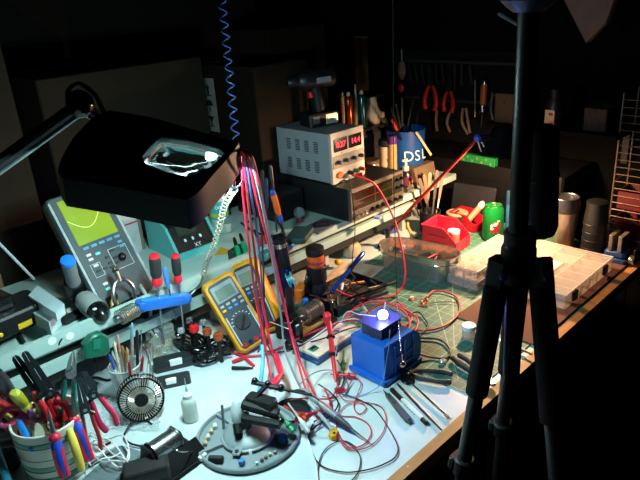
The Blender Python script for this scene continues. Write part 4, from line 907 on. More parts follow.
# teal spool
q = AY(288,281,1.06); t = thing('wire_spool', 'translucent teal spool standing on edge above the small vise', 'spool', T(q) @ Matrix(frame(V((0,0,0)), V((.7,-.55,.3)))).to_4x4() @ RY(PI/2))
for z in (0,.012): B().cyl(.020,.002,T(0,0,z),26).build('flange', mat('3aa8ac',.25,alpha=.85), t)
B().cyl(.012,.012,T(0,0,.001),20).build('winding', mat('2d8288',.4), t); B().cyl(.004,.0155,T(0,0,-.0005),10).build('hub', mat('c4dadc',.3), t)
q0_ = q; tag(B().cyl(.010,q.z-.022,seg=12).build('spool_post', BLACK, M=T(q.x,q.y,0)), 'short black post under the teal spool', 'post')
# small motor / vise assembly
Mv, Lv = lie(303,345,345,318,.0)
t = thing('panel_vise', 'small black framed jig with a ridged metal cylinder over a tan base plate', 'vise', Mv)
B().b2(.0,.14,.005,.075,0,.010,.003).build('base_frame', BLACK, t); B().b2(.018,.105,.018,.062,.010,.016).build('tan_plate', mat('b59a4c',.5), t)
for x in (.006,.122): B().b2(x,x+.010,.01,.07,.010,.058,.003).build('end_jaw', BLACKG, t)
B().lathe([(.018,0),(.0235,.003),(.0235,.012),(.022,.013),(.022,.052),(.0235,.053),(.0235,.062),(.016,.066)], T(.045,.042,.044) @ RY(PI/2), 28).build('motor_body', mat('8e867c',.3,.8), t)
for k in range(6): B().ring(.0224,.0008,T(.062+.008*k,.042,.044) @ RY(PI/2),28,5).build('ridge', DSTEEL, t)
B().rod(V((.0,.042,.044)), V((.16,.042,.044)), .0055).build('shaft', CHROME, t); B().rod(V((.0,.02,.044)), V((.05,.02,.044)), .004).build('guide_rod', CHROME, t)
B().cyl(.018,.014,T(-.022,.02,.0),20,.014,.002).build('black_knob', BLACK, t); B().cyl(.007,.002,T(-.022,.02,.014),14).build('knob_cap', STEEL, t)
cable('white_lead', ((238,315,.04),(252,318,.03),(270,322,.04),(286,328,.05),(292,330,.05)), .0012, WHTW, 'thin white lead from the yellow multimeter plug to the jig')
t = thing('banana_plug', 'short yellow plug on the front of the nearest multimeter', 'plug', axis(G(242,312,.055), G(249,316,.055))); B().lathe([(.004,0),(.0055,.003),(.005,.016),(.003,.02)],seg=12).build('plug_body', mat('d6a018',.4), t); B().cyl(.0015,.008,T(0,0,-.008),8).build('pin', STEEL, t)
# orange/blue bits behind the jig
small('orange_block', 302,300,.0, B().b2(-.026,.026,-.014,.014,0,.045,.006), mat('d2691a',.5), 'orange plastic block standing behind the jig', 'block', .5)
small('orange_block', 318,293,.0, B().b2(-.018,.018,-.012,.012,0,.04,.005), mat('e08a2a',.5), 'lighter orange block right of the chrome jack, behind the jig', 'block', .2)
small('adjuster_ball', 306,312,.035, B().lathe([(.008,-.012),(.012,-.004),(.011,.006),(.006,.010)],seg=16), mat('1a6fd0',.3), 'larger blue knob on top of the jig', 'knob')
small('adjuster_ball', 305,301,.05, B().lathe([(.006,-.010),(.009,-.003),(.008,.005),(.004,.008)],seg=16), mat('1a6fd0',.3), 'smaller blue knob behind the larger one', 'knob')
q = G(309,302,.0); t = thing('test_jack', 'chrome and black jack standing upright behind the jig', 'jack', T(q.x,q.y,0)); B().lathe([(.008,0),(.008,.05),(.010,.055),(.010,.066)],seg=14).build('body', BLACKG, t); B().lathe([(.006,.066),(.006,.076),(.003,.08),(.003,.088)],seg=12).build('pin', CHROME, t)
q = G(292,318,.0); t = thing('glass_bead', 'clear round cap on a dark stem left of the jig', 'cap', T(q.x,q.y,0)); B().cyl(.006,.045,T(0,0,0),10).build('stem', DSTEEL, t); B().ball(.010,T(0,0,.052)).build('cap', mat('c4cccc',.1,.6), t)
small('black_holder', 288,334,.0, B().b2(-.03,.03,-.022,.022,0,.05,.006), BLACK, 'black rounded holder between the second multimeter and the jig', 'holder', .5)
small('white_card', 300,330,.0, B().b2(-.02,.02,-.012,.012,0,.002), mat('d8d4c4',.6), 'small white card under the left end of the jig', 'card', .5)
# papers under shelf, warm
P_ = [G(u,v,0) for u,v in ((305,300),(352,296),(385,268),(345,262))]; c = sum(P_,V())/4; tag(B().prism([(p.x-c.x,p.y-c.y) for p in P_], .001).build('paper_sheet', mat('cdb9a6',.8), M=T(c.x,c.y,.0036)), 'pale sheet of paper lying behind the jig under the shelf edge', 'paper')
# blue pen/tube leaning
a_, b_ = G(331,292,.045), G(364,252,.10); L_ = (b_-a_).length
t = thing('blue_tube', 'shiny metallic blue tube pen leaning up to the right behind the jig', 'pen', axis(a_,b_))
B().lathe([(.003,0),(.0065,.006),(.0065,L_*.55)],seg=14).build('lower_barrel', mat('2a62c8',.15,.7), t); B().lathe([(.0078,L_*.55),(.0078,L_*.62)],seg=14).build('band', BLACKG, t); B().lathe([(.0070,L_*.62),(.0070,L_*.96),(.004,L_)],seg=14).build('upper_barrel', mat('1c3f94',.15,.7), t); B().lathe([(.001,-.012),(.003,0)],seg=8).build('tip', CHROME, t)
small('white_stub', 342,288,.02, B().rod(V((-.012,-.008,0)),V((.012,.008,.006)),.004), mat('d4dcea',.3), 'short white cap lying beside the blue tube pen', 'cap')
small('yellow_bulb', 338,262,.02, B().ball(.012,sc=(1.1,.9,.8)), mat('d6a830',.4), 'small yellow rounded object under the shelf by the white post', 'lump')
# items under shelf: gloss clutter tray
t = thing('dark_tray', 'low dark tray crowded with small metal parts in front of the oval tin', 'tray', lie(340,318,398,284,.0034)[0])
B().b2(0,.20,.01,.14,0,.006,.002).build('tray_floor', mat('14161e',.3), t)
for a in ((0,.2,.006,.010),(0,.2,.138,.142),(0,.004,.01,.14),(.196,.2,.01,.14)): B().b2(*a,0,.022).build('tray_wall', mat('14161e',.3), t)
looks = [(STEEL,'bright steel pin'),(DSTEEL,'dull steel rod'),(BLACKG,'glossy black piece'),(mat('b86a3c',.4,.5),'copper coloured pin'),(mat('8a8f9c',.25,1),'bluish silver screw'),(mat('3a2c2a',.4),'dark brown piece')]
for k in range(24):
    m, nm = looks[k%6]; qd = k//6; x = (.03,.075,.12,.165)[qd]+rnd.uniform(-.02,.02); y = .022+.018*(k%6)+rnd.uniform(-.004,.004); a = rnd.uniform(0,3.1); l = rnd.uniform(.016,.045)
    o = B().rod(V((-l/2,0,0)), V((l/2,0,rnd.uniform(0,.008))), rnd.uniform(.0018,.004)).build('loose_pin', m, M=t.matrix_basis @ T(x,y,.012+.004*(k%3)) @ RZ(a))
    tag(o, nm+' lying in the '+('left end','left middle','right middle','right end')[qd]+' of the dark tray', 'metal piece', 'loose pieces in the dark tray')
for k,(a,b,c_,lb) in enumerate((((356,297,.02),(370,317,.012),'d8d0c8','bright silver tweezers lying across the front of the dark tray'),((345,300,.03),(395,282,.03),'20242c','long dark handle lying along the back of the tray'),((350,304,.028),(388,292,.03),'3a3e48','dark grey rod lying along the middle of the tray'))):
    p_, q_ = G(*a), G(*b); t = thing('metal_tool', lb, 'hand tool', axis(p_,q_)); Lh = (q_-p_).length; B().lathe([(.001,0),(.003,.01),(.0035,Lh*.5)],seg=8).build('blade', mat(c_,.2,.8), t); B().lathe([(.004,Lh*.5),(.005,Lh*.6),(.0045,Lh)],seg=10).build('handle', mat(c_,.3,.4), t)

# ------------------------------------------------------------ breadboard
P_ = [G(u,v,0) for u,v in ((292,354),(317,367),(362,338),(338,325))]; o_ = P_[0]; M = frame(o_, P_[3]-P_[0]); Mi = M.inverted()
t = thing('breadboard', 'white solderless breadboard on a navy base beside the blue box', 'breadboard', M)
Lb = (P_[3]-P_[0]).length; Wb = abs((Mi @ P_[1]).y)
B().b2(0,Lb,-Wb,0,0,.008,.002).build('navy_base', mat('123a70',.4), t)
B().b2(.012,Lb-.006,-Wb+.010,-.012,.008,.015,.001).build('white_board', mat('ddd8c8',.5), t)
hb_ = B()
for i in range(28):
    for j in range(8):
        x, y = .018+i*(Lb-.03)/28, -Wb+.015+j*(Wb-.032)/7.5; hb_.b2(x,x+.001,y,y+.001,.0149,.0153)
stuff(hb_.build('contact_holes', mat('6a6458',.8), t, 0))
B().b2(.02,.040,-Wb/2-.010,-Wb/2+.008,.015,.0175).build('green_chip_board', mat('2b7c62',.4), t)
for k in range(3): B().b2(.023+.006*k,.026+.006*k,-Wb/2-.004,-Wb/2+.003,.0175,.020).build('chip', BLACK, t)
P2 = G(347,330,.018); tag(B().prism([(.032*math.cos(a*PI/10),.032*math.sin(a*PI/10)) for a in range(11)], .002).build('cream_disc', mat('d9cfb8',.6), M=T(P2.x,P2.y,.0155) @ RZ(-.9)), 'cream half-round card lying on the far end of the breadboard', 'card')
# big red hook probes standing over the breadboard
def hook(label, pxs, r=.006, m=RED):
    P = [G(*p) for p in pxs]; L_ = (P[-1]-P[0]).length; t = thing('hook_probe', label, 'test clip', axis(P[0], P[-1]))
    B().lathe([(r*.8,0),(r*1.1,.006),(r,L_*.25)],seg=12).build('upper_handle', m, t); B().lathe([(r*1.7,L_*.25),(r*1.8,L_*.27),(r*.9,L_*.29)],seg=14).build('black_collar', BLACK, t)
    B().lathe([(r,L_*.29),(r*1.15,L_*.55)],seg=12).build('grip', m, t); B().lathe([(r*1.8,L_*.55),(r*1.9,L_*.57),(r,L_*.60)],seg=14).build('black_collar', BLACK, t)
    B().lathe([(r*.9,L_*.60),(r*.8,L_*.9),(r*.5,L_)],seg=12).build('nose', m, t); return t
hook('large red hook probe with black collars standing over the breadboard', ((329,322,.085),(336,382,.012)), .0058)
small('red_plug', 327,318,.075, B().lathe([(.006,-.014),(.009,-.01),(.010,.008),(.006,.014)],seg=14), RED, 'red plug clustered above the large red hook probe', 'plug')
small('red_plug', 339,390,.006, B().rod(V((-.008,.003,.002)),V((.010,-.006,.0)),.006,.004), mat('c01a26',.35), 'dark red plug at the foot of the large red hook probe', 'plug')
screws = None

# ------------------------------------------------------------ blue box with heat sink and LED
x0,x1,y0,y1 = .853,.975,.722,.815; zt = AY(385,349,y0).z
BL = mat('1462cc', .4, var=.04)
t = thing('blue_bin', 'bright blue plastic bin turned upside down carrying a heat sink with a lit LED', 'bin', T((x0+x1)/2,(y0+y1)/2,0.0034))
hx, hy = (x1-x0)/2, (y1-y0)/2
pr_ = [(-hx,0),(hx,0),(hx+.006,.02),(hx+.008,.045),(hx,zt*.8),(hx-.02,zt*.97),(-hx,zt)]
B().raw([(x,-hy,z) for x,z in pr_]+[(x,hy,z) for x,z in pr_], [tuple(range(7)),tuple(reversed(range(7,14)))]+[(i,(i+1)%7,7+(i+1)%7,7+i) for i in range(7)]).build('shell', BL, t, 25)
B().b2(-hx-.007,-hx,-hy-.006,hy+.006,0,.012,.002).build('rim_flange', BL, t); B().b2(-hx-.007,hx+.004,-hy-.006,-hy,0,.010,.002).build('rim_flange', BL, t)
for x in (-hx*.45,hx*.1,hx*.6): B().b2(x-.002,x+.002,-hy-.004,-hy,.01,zt*.86,.001).build('side_rib', BL, t)
B().b2(-hx*.45,hx*.6,-hy-.003,-hy,zt*.50,zt*.55).build('side_rib', BL, t); B().b2(-hx*.45,hx*.6,-hy-.003,-hy,zt*.25,zt*.3).build('side_rib', BL, t)
hz = zt+.0034
hp0 = G(378,326,hz+.035)
t = thing('heat_sink', 'dark finned heat sink block with a flat top plate on the blue bin', 'heat sink', T((x0+x1)/2-.008,(y0+y1)/2+.004,hz))
HSM = mat('5a5468',.35,.7)
B().b2(-.034,.034,-.026,.026,0,.004).build('foot_plate', HSM, t)
for k in range(9): B().b2(-.032+k*.0078,-.0295+k*.0078,-.028,.028,.004,.028).build('fin', HSM, t)
B().b2(-.042,.040,-.033,.033,.028,.031,.001).build('top_plate', mat('4a4a6a',.4,.5), t)
lp = V(((x0+x1)/2-.006,(y0+y1)/2+.0,hz+.031))
t = thing('power_led', 'blazing blue-white power LED on the heat sink top', 'LED', T(lp))
B().prism([(.011*math.cos(a*PI/3),.011*math.sin(a*PI/3)) for a in range(6)], .0016).build('star_board', mat('c8ccd4',.4), t)
B().lathe([(.009,.0016),(.011,.006),(.0115,.010),(.009,.0155),(.004,.018)],seg=20).build('lens', mat('f0f2ff',.3,var=0,emit=10,eh='b4b8ff'), t)
ld = bpy.data.lights.new('led_light','POINT'); ld.energy = LED_W; ld.color = (.16,.2,1); ld.shadow_soft_size = .008
lo = bpy.data.objects.new('led_light', ld); C.objects.link(lo); lo.location = lp+V((0,0,.032))
for a,b,c_,lb in ((V((-.01,.012,.005)),V((-.07,.05,.02)),'d8dce8','thin bright wire from the LED running left'),(V((.012,.008,.005)),V((.07,.05,-.01)),'c8ccd8','thin bright wire from the LED running right')):
    tag(B().tube(spline([lp+a, lp+(a+b)/2+V((0,0,.003)), lp+b, V((lp.x+b.x*1.3,lp.y+b.y*1.4,.02))],6),.0007,6).build('led_wire', mat(c_,.3), None), lb, 'wire')
cable('led_wire', ((390,330,.14),(389,346,.10),(386,362,.06),(383,380,.03),(372,391,.006),(352,396,.004),(338,386,.005)), .001, mat('5c8fd0',.4), 'thin pale blue wire hanging down the front of the blue bin', 'wire')
# bead chain with ball, hanging from the ceiling cord
ctop = AY(399,200,.72); cb = AY(402,362,.70)
t = thing('hanging_chain', 'fine bead chain with a chrome ball end hanging in front of the blue bin', 'chain', T(cb))
path = [(cb.lerp(AY(397,300,.705), i/26)) - cb for i in range(27)]
for q in path: B().ball(.0018, T(q), seg=6).build('bead', CHROME, t)
B().ball(.0075, T(0,0,-.006), seg=16).build('end_ball', mat('cdb8a0',.12,1), t)
tp = AY(393,2,.74)
B().tube([path[-1], AY(394,200,.72)-cb, tp-cb, tp-cb+V((0,0,.45))], .0009, 5).build('cord', RUBBER, t)

# ------------------------------------------------------------ cables around the breadboard and blue bin
cable('red_cable', ((352,175,.33),(372,182,.30),(385,200,.24),(396,225,.17),(403,255,.10),(405,276,.05),(400,290,.02),(385,298,.015),(358,298,.02),(340,292,.03),(331,286,.05)), .0028, REDW, 'thick red power cable looping from the supply down to the jig')
cable('red_cable', ((400,330,.008),(412,330,.008),(430,330,.008),(448,324,.008),(459,312,.008),(457,298,.008),(446,292,.01),(434,291,.01),(427,297,.012)), .0026, mat('b02020',.42), 'red cable looping over the green mat to the small circuit')
cable('black_cable', ((402,338,.008),(420,338,.008),(440,340,.008),(450,350,.008),(446,358,.008),(430,357,.008),(414,352,.02)), .0024, BLKW, 'black cable looping over the green mat right of the blue bin')
cable('black_cable', ((408,315,.008),(418,312,.01),(424,318,.008),(428,326,.008),(418,334,.01),(404,332,.01),(398,322,.02)), .0018, BLKW, 'thin black cable loop beside the red loop on the mat')
cable('thin_green_wire', ((430,303,.008),(440,302,.008),(452,302,.008),(458,304,.008)), .0012, mat('2a4a3a',.5), 'thin dark wire inside the red loop on the mat', 'wire')
cable('red_cable', ((232,352,.006),(246,356,.006),(266,354,.006),(284,346,.006),(300,338,.01),(318,330,.03),(340,322,.03),(362,320,.02),(372,322,.02)), .0022, REDW, 'red cable curving from the multimeter past the breadboard')
cable('black_cable', ((262,350,.006),(280,352,.006),(304,344,.008),(325,338,.03),(345,330,.03),(360,326,.02)), .0018, BLKW, 'black cable running beside the red one past the breadboard')
cable('white_lead', ((312,338,.03),(330,326,.04),(350,319,.045),(366,322,.07),(378,328,.10)), .0011, WHTW, 'thin white lead arching over the breadboard to the LED')
for k,(P,r,m,lb) in enumerate((
 (((345,318,.02),(358,306,.03),(374,302,.035),(390,304,.03),(404,312,.02),(410,324,.015),(404,334,.01)),.0024,REDW,'red cable arching behind the heat sink'),
 (((366,314,.02),(376,306,.03),(392,304,.03),(406,310,.02),(418,320,.01),(412,336,.01),(400,342,.03)),.0022,REDW,'second red cable arching right behind the heat sink'),
 (((330,330,.04),(342,320,.04),(356,316,.03),(368,322,.03),(360,330,.03)),.002,mat('8a1424',.4),'dark red lead curling around the red hook probe'),
 (((396,300,.02),(404,308,.015),(412,318,.01),(404,326,.01),(396,316,.02)),.002,REDW,'short red loop just right of the LED'),
 (((322,396,.008),(335,398,.006),(346,390,.006),(352,380,.008)),.0012,REDW,'thin red lead under the lying red grabber'))): cable('red_cable' if k<4 else 'red_wire', P, r, m, lb)
cable('thin_red_wire', ((357,378,.01),(361,384,.008),(356,398,.005),(354,408,.004),(360,414,.004),(366,408,.004),(360,403,.004),(348,404,.004),(340,412,.004),(336,428,.004)), .0011, REDW, 'thin red wire from the lying grabber with a small curl', 'wire')
cable('thin_red_wire', ((338,432,.01),(344,443,.006),(352,448,.004),(364,444,.004),(371,434,.004),(368,424,.004),(356,417,.004),(342,416,.004),(334,410,.01)), .0013, REDW, 'red wire loop running out of the yellow clip', 'wire')
cable('thin_red_wire', ((336,430,.01),(341,442,.006),(350,450,.004),(368,447,.004),(382,434,.004),(386,418,.004),(380,406,.004),(364,402,.004),(345,400,.006),(338,392,.008)), .0011, mat('a82030',.4), 'wider thin red wire loop right of the yellow clip', 'wire')
cable('thin_black_wire', ((342,394,.006),(360,400,.004),(374,408,.004),(386,424,.004),(397,444,.004),(396,456,.004),(384,464,.004),(366,470,.004),(344,472,.004),(322,466,.004),(312,452,.004),(309,436,.006),(313,424,.01)), .0014, BLKW, 'long black wire in a wide loop over the bare bench front', 'wire')
cable('thin_black_wire', ((342,440,.006),(352,446,.004),(360,456,.004),(359,470,.004),(352,480,.004),(342,487,.004)), .0012, BLKW, 'black wire curving off the bottom edge below the yellow clip', 'wire')
cable('thin_black_wire', ((320,484,.004),(318,470,.004),(322,454,.004),(332,444,.004),(345,441,.004),(356,447,.004)), .0011, BLKW, 'black wire arching up from the bottom edge left of the yellow clip', 'wire')
cable('thin_black_wire', ((300,384,.05),(312,374,.03),(326,370,.01),(340,373,.006),(348,386,.005),(344,396,.006)), .0012, GRYW, 'grey wire arching behind the grey probe', 'wire')
cable('thin_black_wire', ((318,384,.02),(330,392,.012),(338,402,.008),(334,412,.01),(322,422,.01),(311,430,.01)), .0016, BLKW, 'black wire knotted near the foot of the hook probe', 'wire')
cable('black_probe_lead', ((288,392,.10),(300,390,.09),(312,396,.06),(322,402,.03)), .0016, BLKW, 'short black lead from the clamp cross bar to the grey probe')
cable('dark_red_wire', ((290,400,.07),(306,398,.04),(320,399,.02),(332,397,.01),(338,384,.01)), .0016, mat('8c1622',.4), 'dark red wire between the clamp and the hook probe', 'wire')
cable('white_lead', ((305,428,.03),(308,440,.008),(312,452,.004),(316,466,.004),(318,486,.004)), .0018, WHTW, 'white lead running from the white grabber off the bottom edge')
cable('red_wire', ((324,388,.02),(328,396,.015),(330,406,.012),(324,414,.012),(314,422,.02)), .0018, REDW, 'red wire tangled by the grey probe')
cable('black_cable', ((337,360,.02),(343,370,.008),(344,380,.006),(340,390,.006)), .0016, BLKW, 'short black lead along the side of the hook probe')

# ------------------------------------------------------------ small tools on the front of the bench
def flat_tool(u1,v1,u2,v2): 
    M,L = lie(u1,v1,u2,v2); return M, L
M,L = flat_tool(383,391,411,425); t = thing('craft_knife', 'dark grey craft knife with a blade, leftmost of the slim tools on the bench', 'knife', M)
B().prism([(0,0),(.022,-.004),(.022,.004)], .001, T(0,0,.003)).build('blade', CHROME, t, 0); B().prism([(.020,-.0045),(.05,-.006),(L-.01,-.007),(L,-.003),(L,.003),(L-.01,.007),(.05,.006),(.020,.0045)], .008, bev=.0015).build('handle', mat('33393d',.4), t); B().cyl(.0022,.0006,T(.055,0,.008),10).build('rivet', CHROME, t); B().cyl(.003,.0006,T(L-.006,0,.008),10).build('lanyard_hole', CHROME, t)
M,L = flat_tool(391,391,427,426); t = thing('marker_pen', 'white barrelled marker with black cap beside the craft knife', 'marker', M @ T(0,0,.0055) @ RY(PI/2))
B().lathe([(.0025,0),(.0052,.004),(.0055,L*.34)],seg=14).build('cap', BLACK, t); B().lathe([(.005,L*.34),(.0052,L*.88)],seg=14).build('barrel', mat('c9d2d0',.4), t); B().lathe([(.0052,L*.88),(.0048,L*.99),(.003,L)],seg=14).build('end_plug', BLACK, t)
for k in range(5): B().b2(-.0008,.0008,-.0054,-.0050,L*(.46+.06*k),L*(.50+.06*k)).build('printed_mark', BLACK, t)
M,L = flat_tool(397,385,441,431); t = thing('thin_brush_pen', 'thin black pointed tool with a steel ferrule, third from the left', 'hand tool', M @ T(0,0,.004) @ RY(PI/2))
B().lathe([(.0008,0),(.0028,.012),(.0032,L*.17)],seg=10).build('tip', BLACK, t); B().lathe([(.0036,L*.17),(.0036,L*.2)],seg=10).build('ferrule', CHROME, t); B().lathe([(.0036,L*.2),(.0038,L*.6),(.0022,L)],seg=10).build('barrel', mat('15191c',.35), t)
M,L = flat_tool(408,383,449,420); t = thing('inspection_mirror', 'chrome handled inspection mirror with a dark oval head on the bench', 'mirror', M)
B().lathe([(.013,0),(.0145,.0012),(.0145,.0028),(.013,.004)], T(-.006,0,.003) @ Matrix.Diagonal((1.2,.9,1,1)), 26).build('mirror_head', mat('2a2d30',.15,.8), t); B().rod(V((.004,0,.007)), V((L*.92,0,.005)), .0022,.0028).build('handle', CHROME, t); B().rod(V((L*.92,0,.005)), V((L,0,.005)), .0036).build('end_cap', mat('9a7a66',.3,.8), t)
# pliers on bench
M,L = lie(452,378,403,372,.009); DH = mat('2b3236',.45)
pliers('grey handled pliers lying open with jaws toward the blue bin', M, .125, DH, DSTEEL, 'needle', .019, hr=.0058, gl=.68)
M,L = lie(455,356,488,380,.012); pliers('black handled pliers partly behind the tripod leg on the green mat', M, .13, BLACK, STEEL, 'flat', .012, hr=.006, gl=.6)
M,L = lie(500,340,524,352,.008); t = thing('steel_clip_tool', 'small bright steel tool on the mat between the tripod legs', 'hand tool', M); B().b2(0,L,-.006,.006,0,.003,.001).build('plate', CHROME, t); B().rod(V((L*.2,0,.004)), V((L*1.3,0,.004)), .003).build('rod', STEEL, t)
q = G(470,337,.0034); t = thing('sample_jar', 'small clear jar with a white screw lid on the green mat', 'jar', T(q.x,q.y+.004,.0034))
B().lathe([(.013,0),(.0155,.003),(.0155,.020),(.0145,.022)],seg=24).build('jar_body', mat('b5a694',.15,alpha=.6), t); B().cyl(.0172,.011,T(0,0,.021),28,bev=.0015).build('lid', mat('c4d2d0',.4), t)
q = G(443,363,.0034); t = thing('hex_nut', 'shiny round nut on the green mat right of the blue bin', 'nut', T(q)); B().lathe([(.007,0),(.0078,.002),(.0078,.006),(.006,.008),(.003,.008),(.003,.0)],seg=12).build('nut_body', mat('c8ccd8',.25,.3), t); B().cyl(.0029,.0035,T(0,0,.0),10).build('bore', mat('201c30',.4), t)
t = thing('circuit_board', 'tiny populated circuit board with copper parts at the end of the red loop', 'circuit board', T(G(424,303,.0034)) @ RZ(.5)); B().b2(-.022,.022,-.012,.012,0,.002).build('board', mat('6a4a2a',.5), t)
for k in range(11): B().b2(-.02+.0038*k,-.0172+.0038*k,-.009+.006*(k%3),-.005+.006*(k%3),.002,.005+.002*(k%2)).build('component', mat(('c8692c','d8d0c0','23262a','b84a2a')[k%4],.35), t)
t = thing('circuit_board', 'even smaller copper coloured board left of the other one', 'circuit board', T(G(412,299,.0034)) @ RZ(.2)); B().b2(-.010,.010,-.008,.008,0,.002).build('board', mat('8a5a34',.5), t); B().b2(-.004,.004,-.004,.004,.002,.007).build('component', mat('e0c8b0',.3), t)
# ------------------------------------------------------------ bench instruments on the shelf (middle)
cx, cy = 1.255, 1.178; cw, ch, cd = .245, .100, .36
t = thing('frequency_counter', 'black bench instrument with a dim red display window, under the power supply', 'instrument', T(cx,cy,SZ+.004))
B().b2(0,cw,.0,cd,0,ch,.004).build('case', mat('17181a',.45), t)
B().b2(-.002,cw+.002,-.008,.004,0,ch+.001,.002).build('front_bezel', mat('5c564e',.4,.3), t)
B().b2(.008,cw-.055,-.010,-.007,.035,ch-.010).build('display_window', mat('240608',.15,coat=.5), t)
B().b2(.008,cw-.008,-.0095,-.007,.006,.032).build('control_strip', mat('565049',.4,.3), t)
B().b2(cw-.050,cw-.006,-.0095,-.007,.035,ch-.008).build('side_panel', mat('1c1c1e',.4), t)
for x in (.105,): B().b2(x,x+.0015,-.0106,-.010,.037,ch-.012).build('window_line', mat('5a2a1c',.5), t)
B().b2(.010,cw-.057,-.0106,-.010,.062,.0632).build('window_line', mat('5a2a1c',.5), t)
for k,(x,r) in enumerate(((.018,.006),(.036,.005),(.055,.005),(.090,.0075),(.115,.0075),(.140,.0075),(.170,.006),(.200,.006),(.225,.006))):
    B().lathe([(r,0),(r*.9,.008),(r*.8,.012)], face(V((x,-.0095,.019)), V((0,-1,0))), 14).build('knob', CHROME if k<3 else BLACK, t)
for k in range(4): B().lathe([(.005,0),(.005,.01)], face(V((cw-.035+.022*(k%2),-.0095,.055+.025*(k//2))), V((0,-1,0))), 12).build('jack', BLACKG, t)
for x in (.02,cw-.02):
    for y in (.02,cd-.02): B().cyl(.008,.004,T(x,y,-.004),12).build('foot', RUBBER, t)
# power supply
pz = SZ+.004+ch+.0005; px_, py_ = 1.262, 1.25; pw, ph, pd = .142, .152, .235
t = thing('power_supply', 'pale grey bench power supply with two red digital readouts, on the black instrument', 'power supply', T(px_,py_,pz))
PS = mat('8f979c',.5,var=.04)
B().b2(0,pw,.004,pd,.004,ph,.003).build('case', PS, t)
B().b2(-.002,pw+.002,-.006,.006,.002,ph+.003,.002).build('front_frame', mat('b3aca2',.45), t)
B().b2(.003,pw-.003,-.0075,-.005,.048,.086).build('control_panel', mat('77746e',.5), t)
for k,s_ in enumerate(('0.27','14.4')):
    x0_ = .010+.064*k; w_ = B().b2(x0_,x0_+.056,-.009,-.005,.098,.136,.001).build('readout_window', mat('120506',.15), t)
    text(s_, .023, face(V((x0_+.028,-.0092,.117)), V((0,-1,0))), mat('ff3040',.5,var=0,emit=5,eh='ff1838'), w_, 'readout_digits')
for k in range(4): B().lathe([(.0062,0),(.0058,.012),(.004,.014)], face(V((.024+.033*k,-.0075,.066)), V((0,-1,0))), 14).build('knob', mat('28304a',.4), t)
for k in range(2): B().cyl(.0015,.001,face(V((.040+.06*k,-.0075,.092)), V((0,-1,0))),8).build('indicator', BLACK, t)
B().lathe([(.010,0),(.010,.003),(.007,.007)], face(V((.028,-.0062,.026)), V((0,-1,0))) @ Matrix.Diagonal((1.5,1,1,1)), 16).build('power_button', mat('d8682c',.4), t)
for k,c_ in enumerate(('15161a','1c6a3a','b8202c')): B().lathe([(.007,0),(.006,.012),(.004,.018)], face(V((.070+.026*k,-.006,.024)), V((0,-1,0))), 12).build('binding_post', mat(c_,.35), t)
for r_ in range(2):
    for c_ in range(4):
        for q in range(7): B().b2(-.0012,.0002,.050+.040*c_,.068+.040*c_,.030+.060*r_+.0052*q,.0325+.060*r_+.0052*q).build('vent_slot', mat('1c2022',.8), t)
cable('black_lead', ((347,182,.31),(344,180,.31),(338,184,.30),(330,192,.26)), .002, BLKW, 'black lead plugged into the power supply front')
t = thing('red_plug', 'red banana plug in the power supply output', 'plug', axis(AY(363,174,1.19), AY(353,176,1.235))); B().lathe([(.003,0),(.006,.006),(.006,.03),(.004,.035)],seg=12).build('plug_body', RED, t); B().cyl(.002,.012,T(0,0,.035),8).build('pin', STEEL, t)
cable('black_lead', ((349,178,.31),(351,190,.28),(354,210,.22),(355,232,.14),(353,250,.08),(352,268,.02)), .0013, BLKW, 'thin black lead hanging from the power supply in front of the black instrument')
# cordless drill on power supply
dz = pz+ph+.003; dp = V((px_+.085,py_+.12,dz)); 
t = thing('cordless_drill', 'black cordless drill standing on its battery on the power supply', 'drill', T(dp) @ RZ(-.25))
B().b2(-.055,.05,-.036,.036,0,.042,.006).build('battery', mat('121315',.45), t); B().b2(.0,.042,-.0375,-.035,.006,.036,.001).build('silver_label', mat('cfc4b4',.25,.5), t); B().b2(-.045,-.022,-.0372,-.035,.012,.034,.001).build('badge', mat('565858',.4), t)
B().tube(spline([(0,0,.04),(-.004,0,.08),(-.012,0,.12)],5),.021,12).build('grip', BLACK, t)
B().lathe([(.018,0),(.030,.012),(.031,.10),(.026,.12),(.018,.13),(.017,.155),(.010,.165)], T(.06,0,.140) @ RY(-PI/2), 24).build('motor_housing', mat('15171a',.4), t)
B().b2(-.02,.03,-.0315,-.029,.130,.146,.001).build('side_badge', mat('7c858a',.35), t); B().b2(-.035,-.022,-.008,.008,.085,.105,.003).build('trigger', RED, t)
# parts cabinet behind with spray cans etc
gz = AY(352,131,1.44).z
t = thing('parts_cabinet', 'dark parts cabinet on the shelf behind the power supply, carrying spray cans', 'cabinet', T(1.60,1.47,SZ))
B().b2(-.13,.13,-.06,.10,0,gz-SZ,.003).build('case', mat('1b1c20',.5), t)
for i in range(3):
    for j in range(3): 
        d_ = B().b2(-.124+.084*i,-.046+.084*i,-.064,-.058,.012+.055*j,.060+.055*j,.002).build('drawer', mat('2a2c30',.4), t); B().b2(-.092+.084*i,-.078+.084*i,-.069,-.064,.03+.055*j,.038+.055*j).build('drawer_pull', DSTEEL, d_)
def can(u, v, y, h, r, body, cap, label, cat='can', name='spray_can', z0=None, neck=True):
    p = AY(u,v,y); z0 = p.z if z0 is None else z0; t = thing(name, label, cat, T(p.x,y,z0))
    B().lathe([(r*.94,0),(r,.003),(r,h*.80),(r*.85,h*.86)] + ([(r*.5,h*.9)] if neck else [(r*.9,h*.88)]),seg=20).build('can_body', body, t)
    B().lathe([(r*.45,h*.9),(r*.45,h*.97),(r*.3,h)] if neck else [(r,h*.86),(r,h*.98),(r*.85,h)],seg=16).build('cap', cap, t); return t
can(350,131,1.44,.135,.015, mat('8a3c10',.2,.7), mat('bfa890',.4), 'slim orange metallic spray can with a tan nozzle on the parts cabinet', z0=gz)
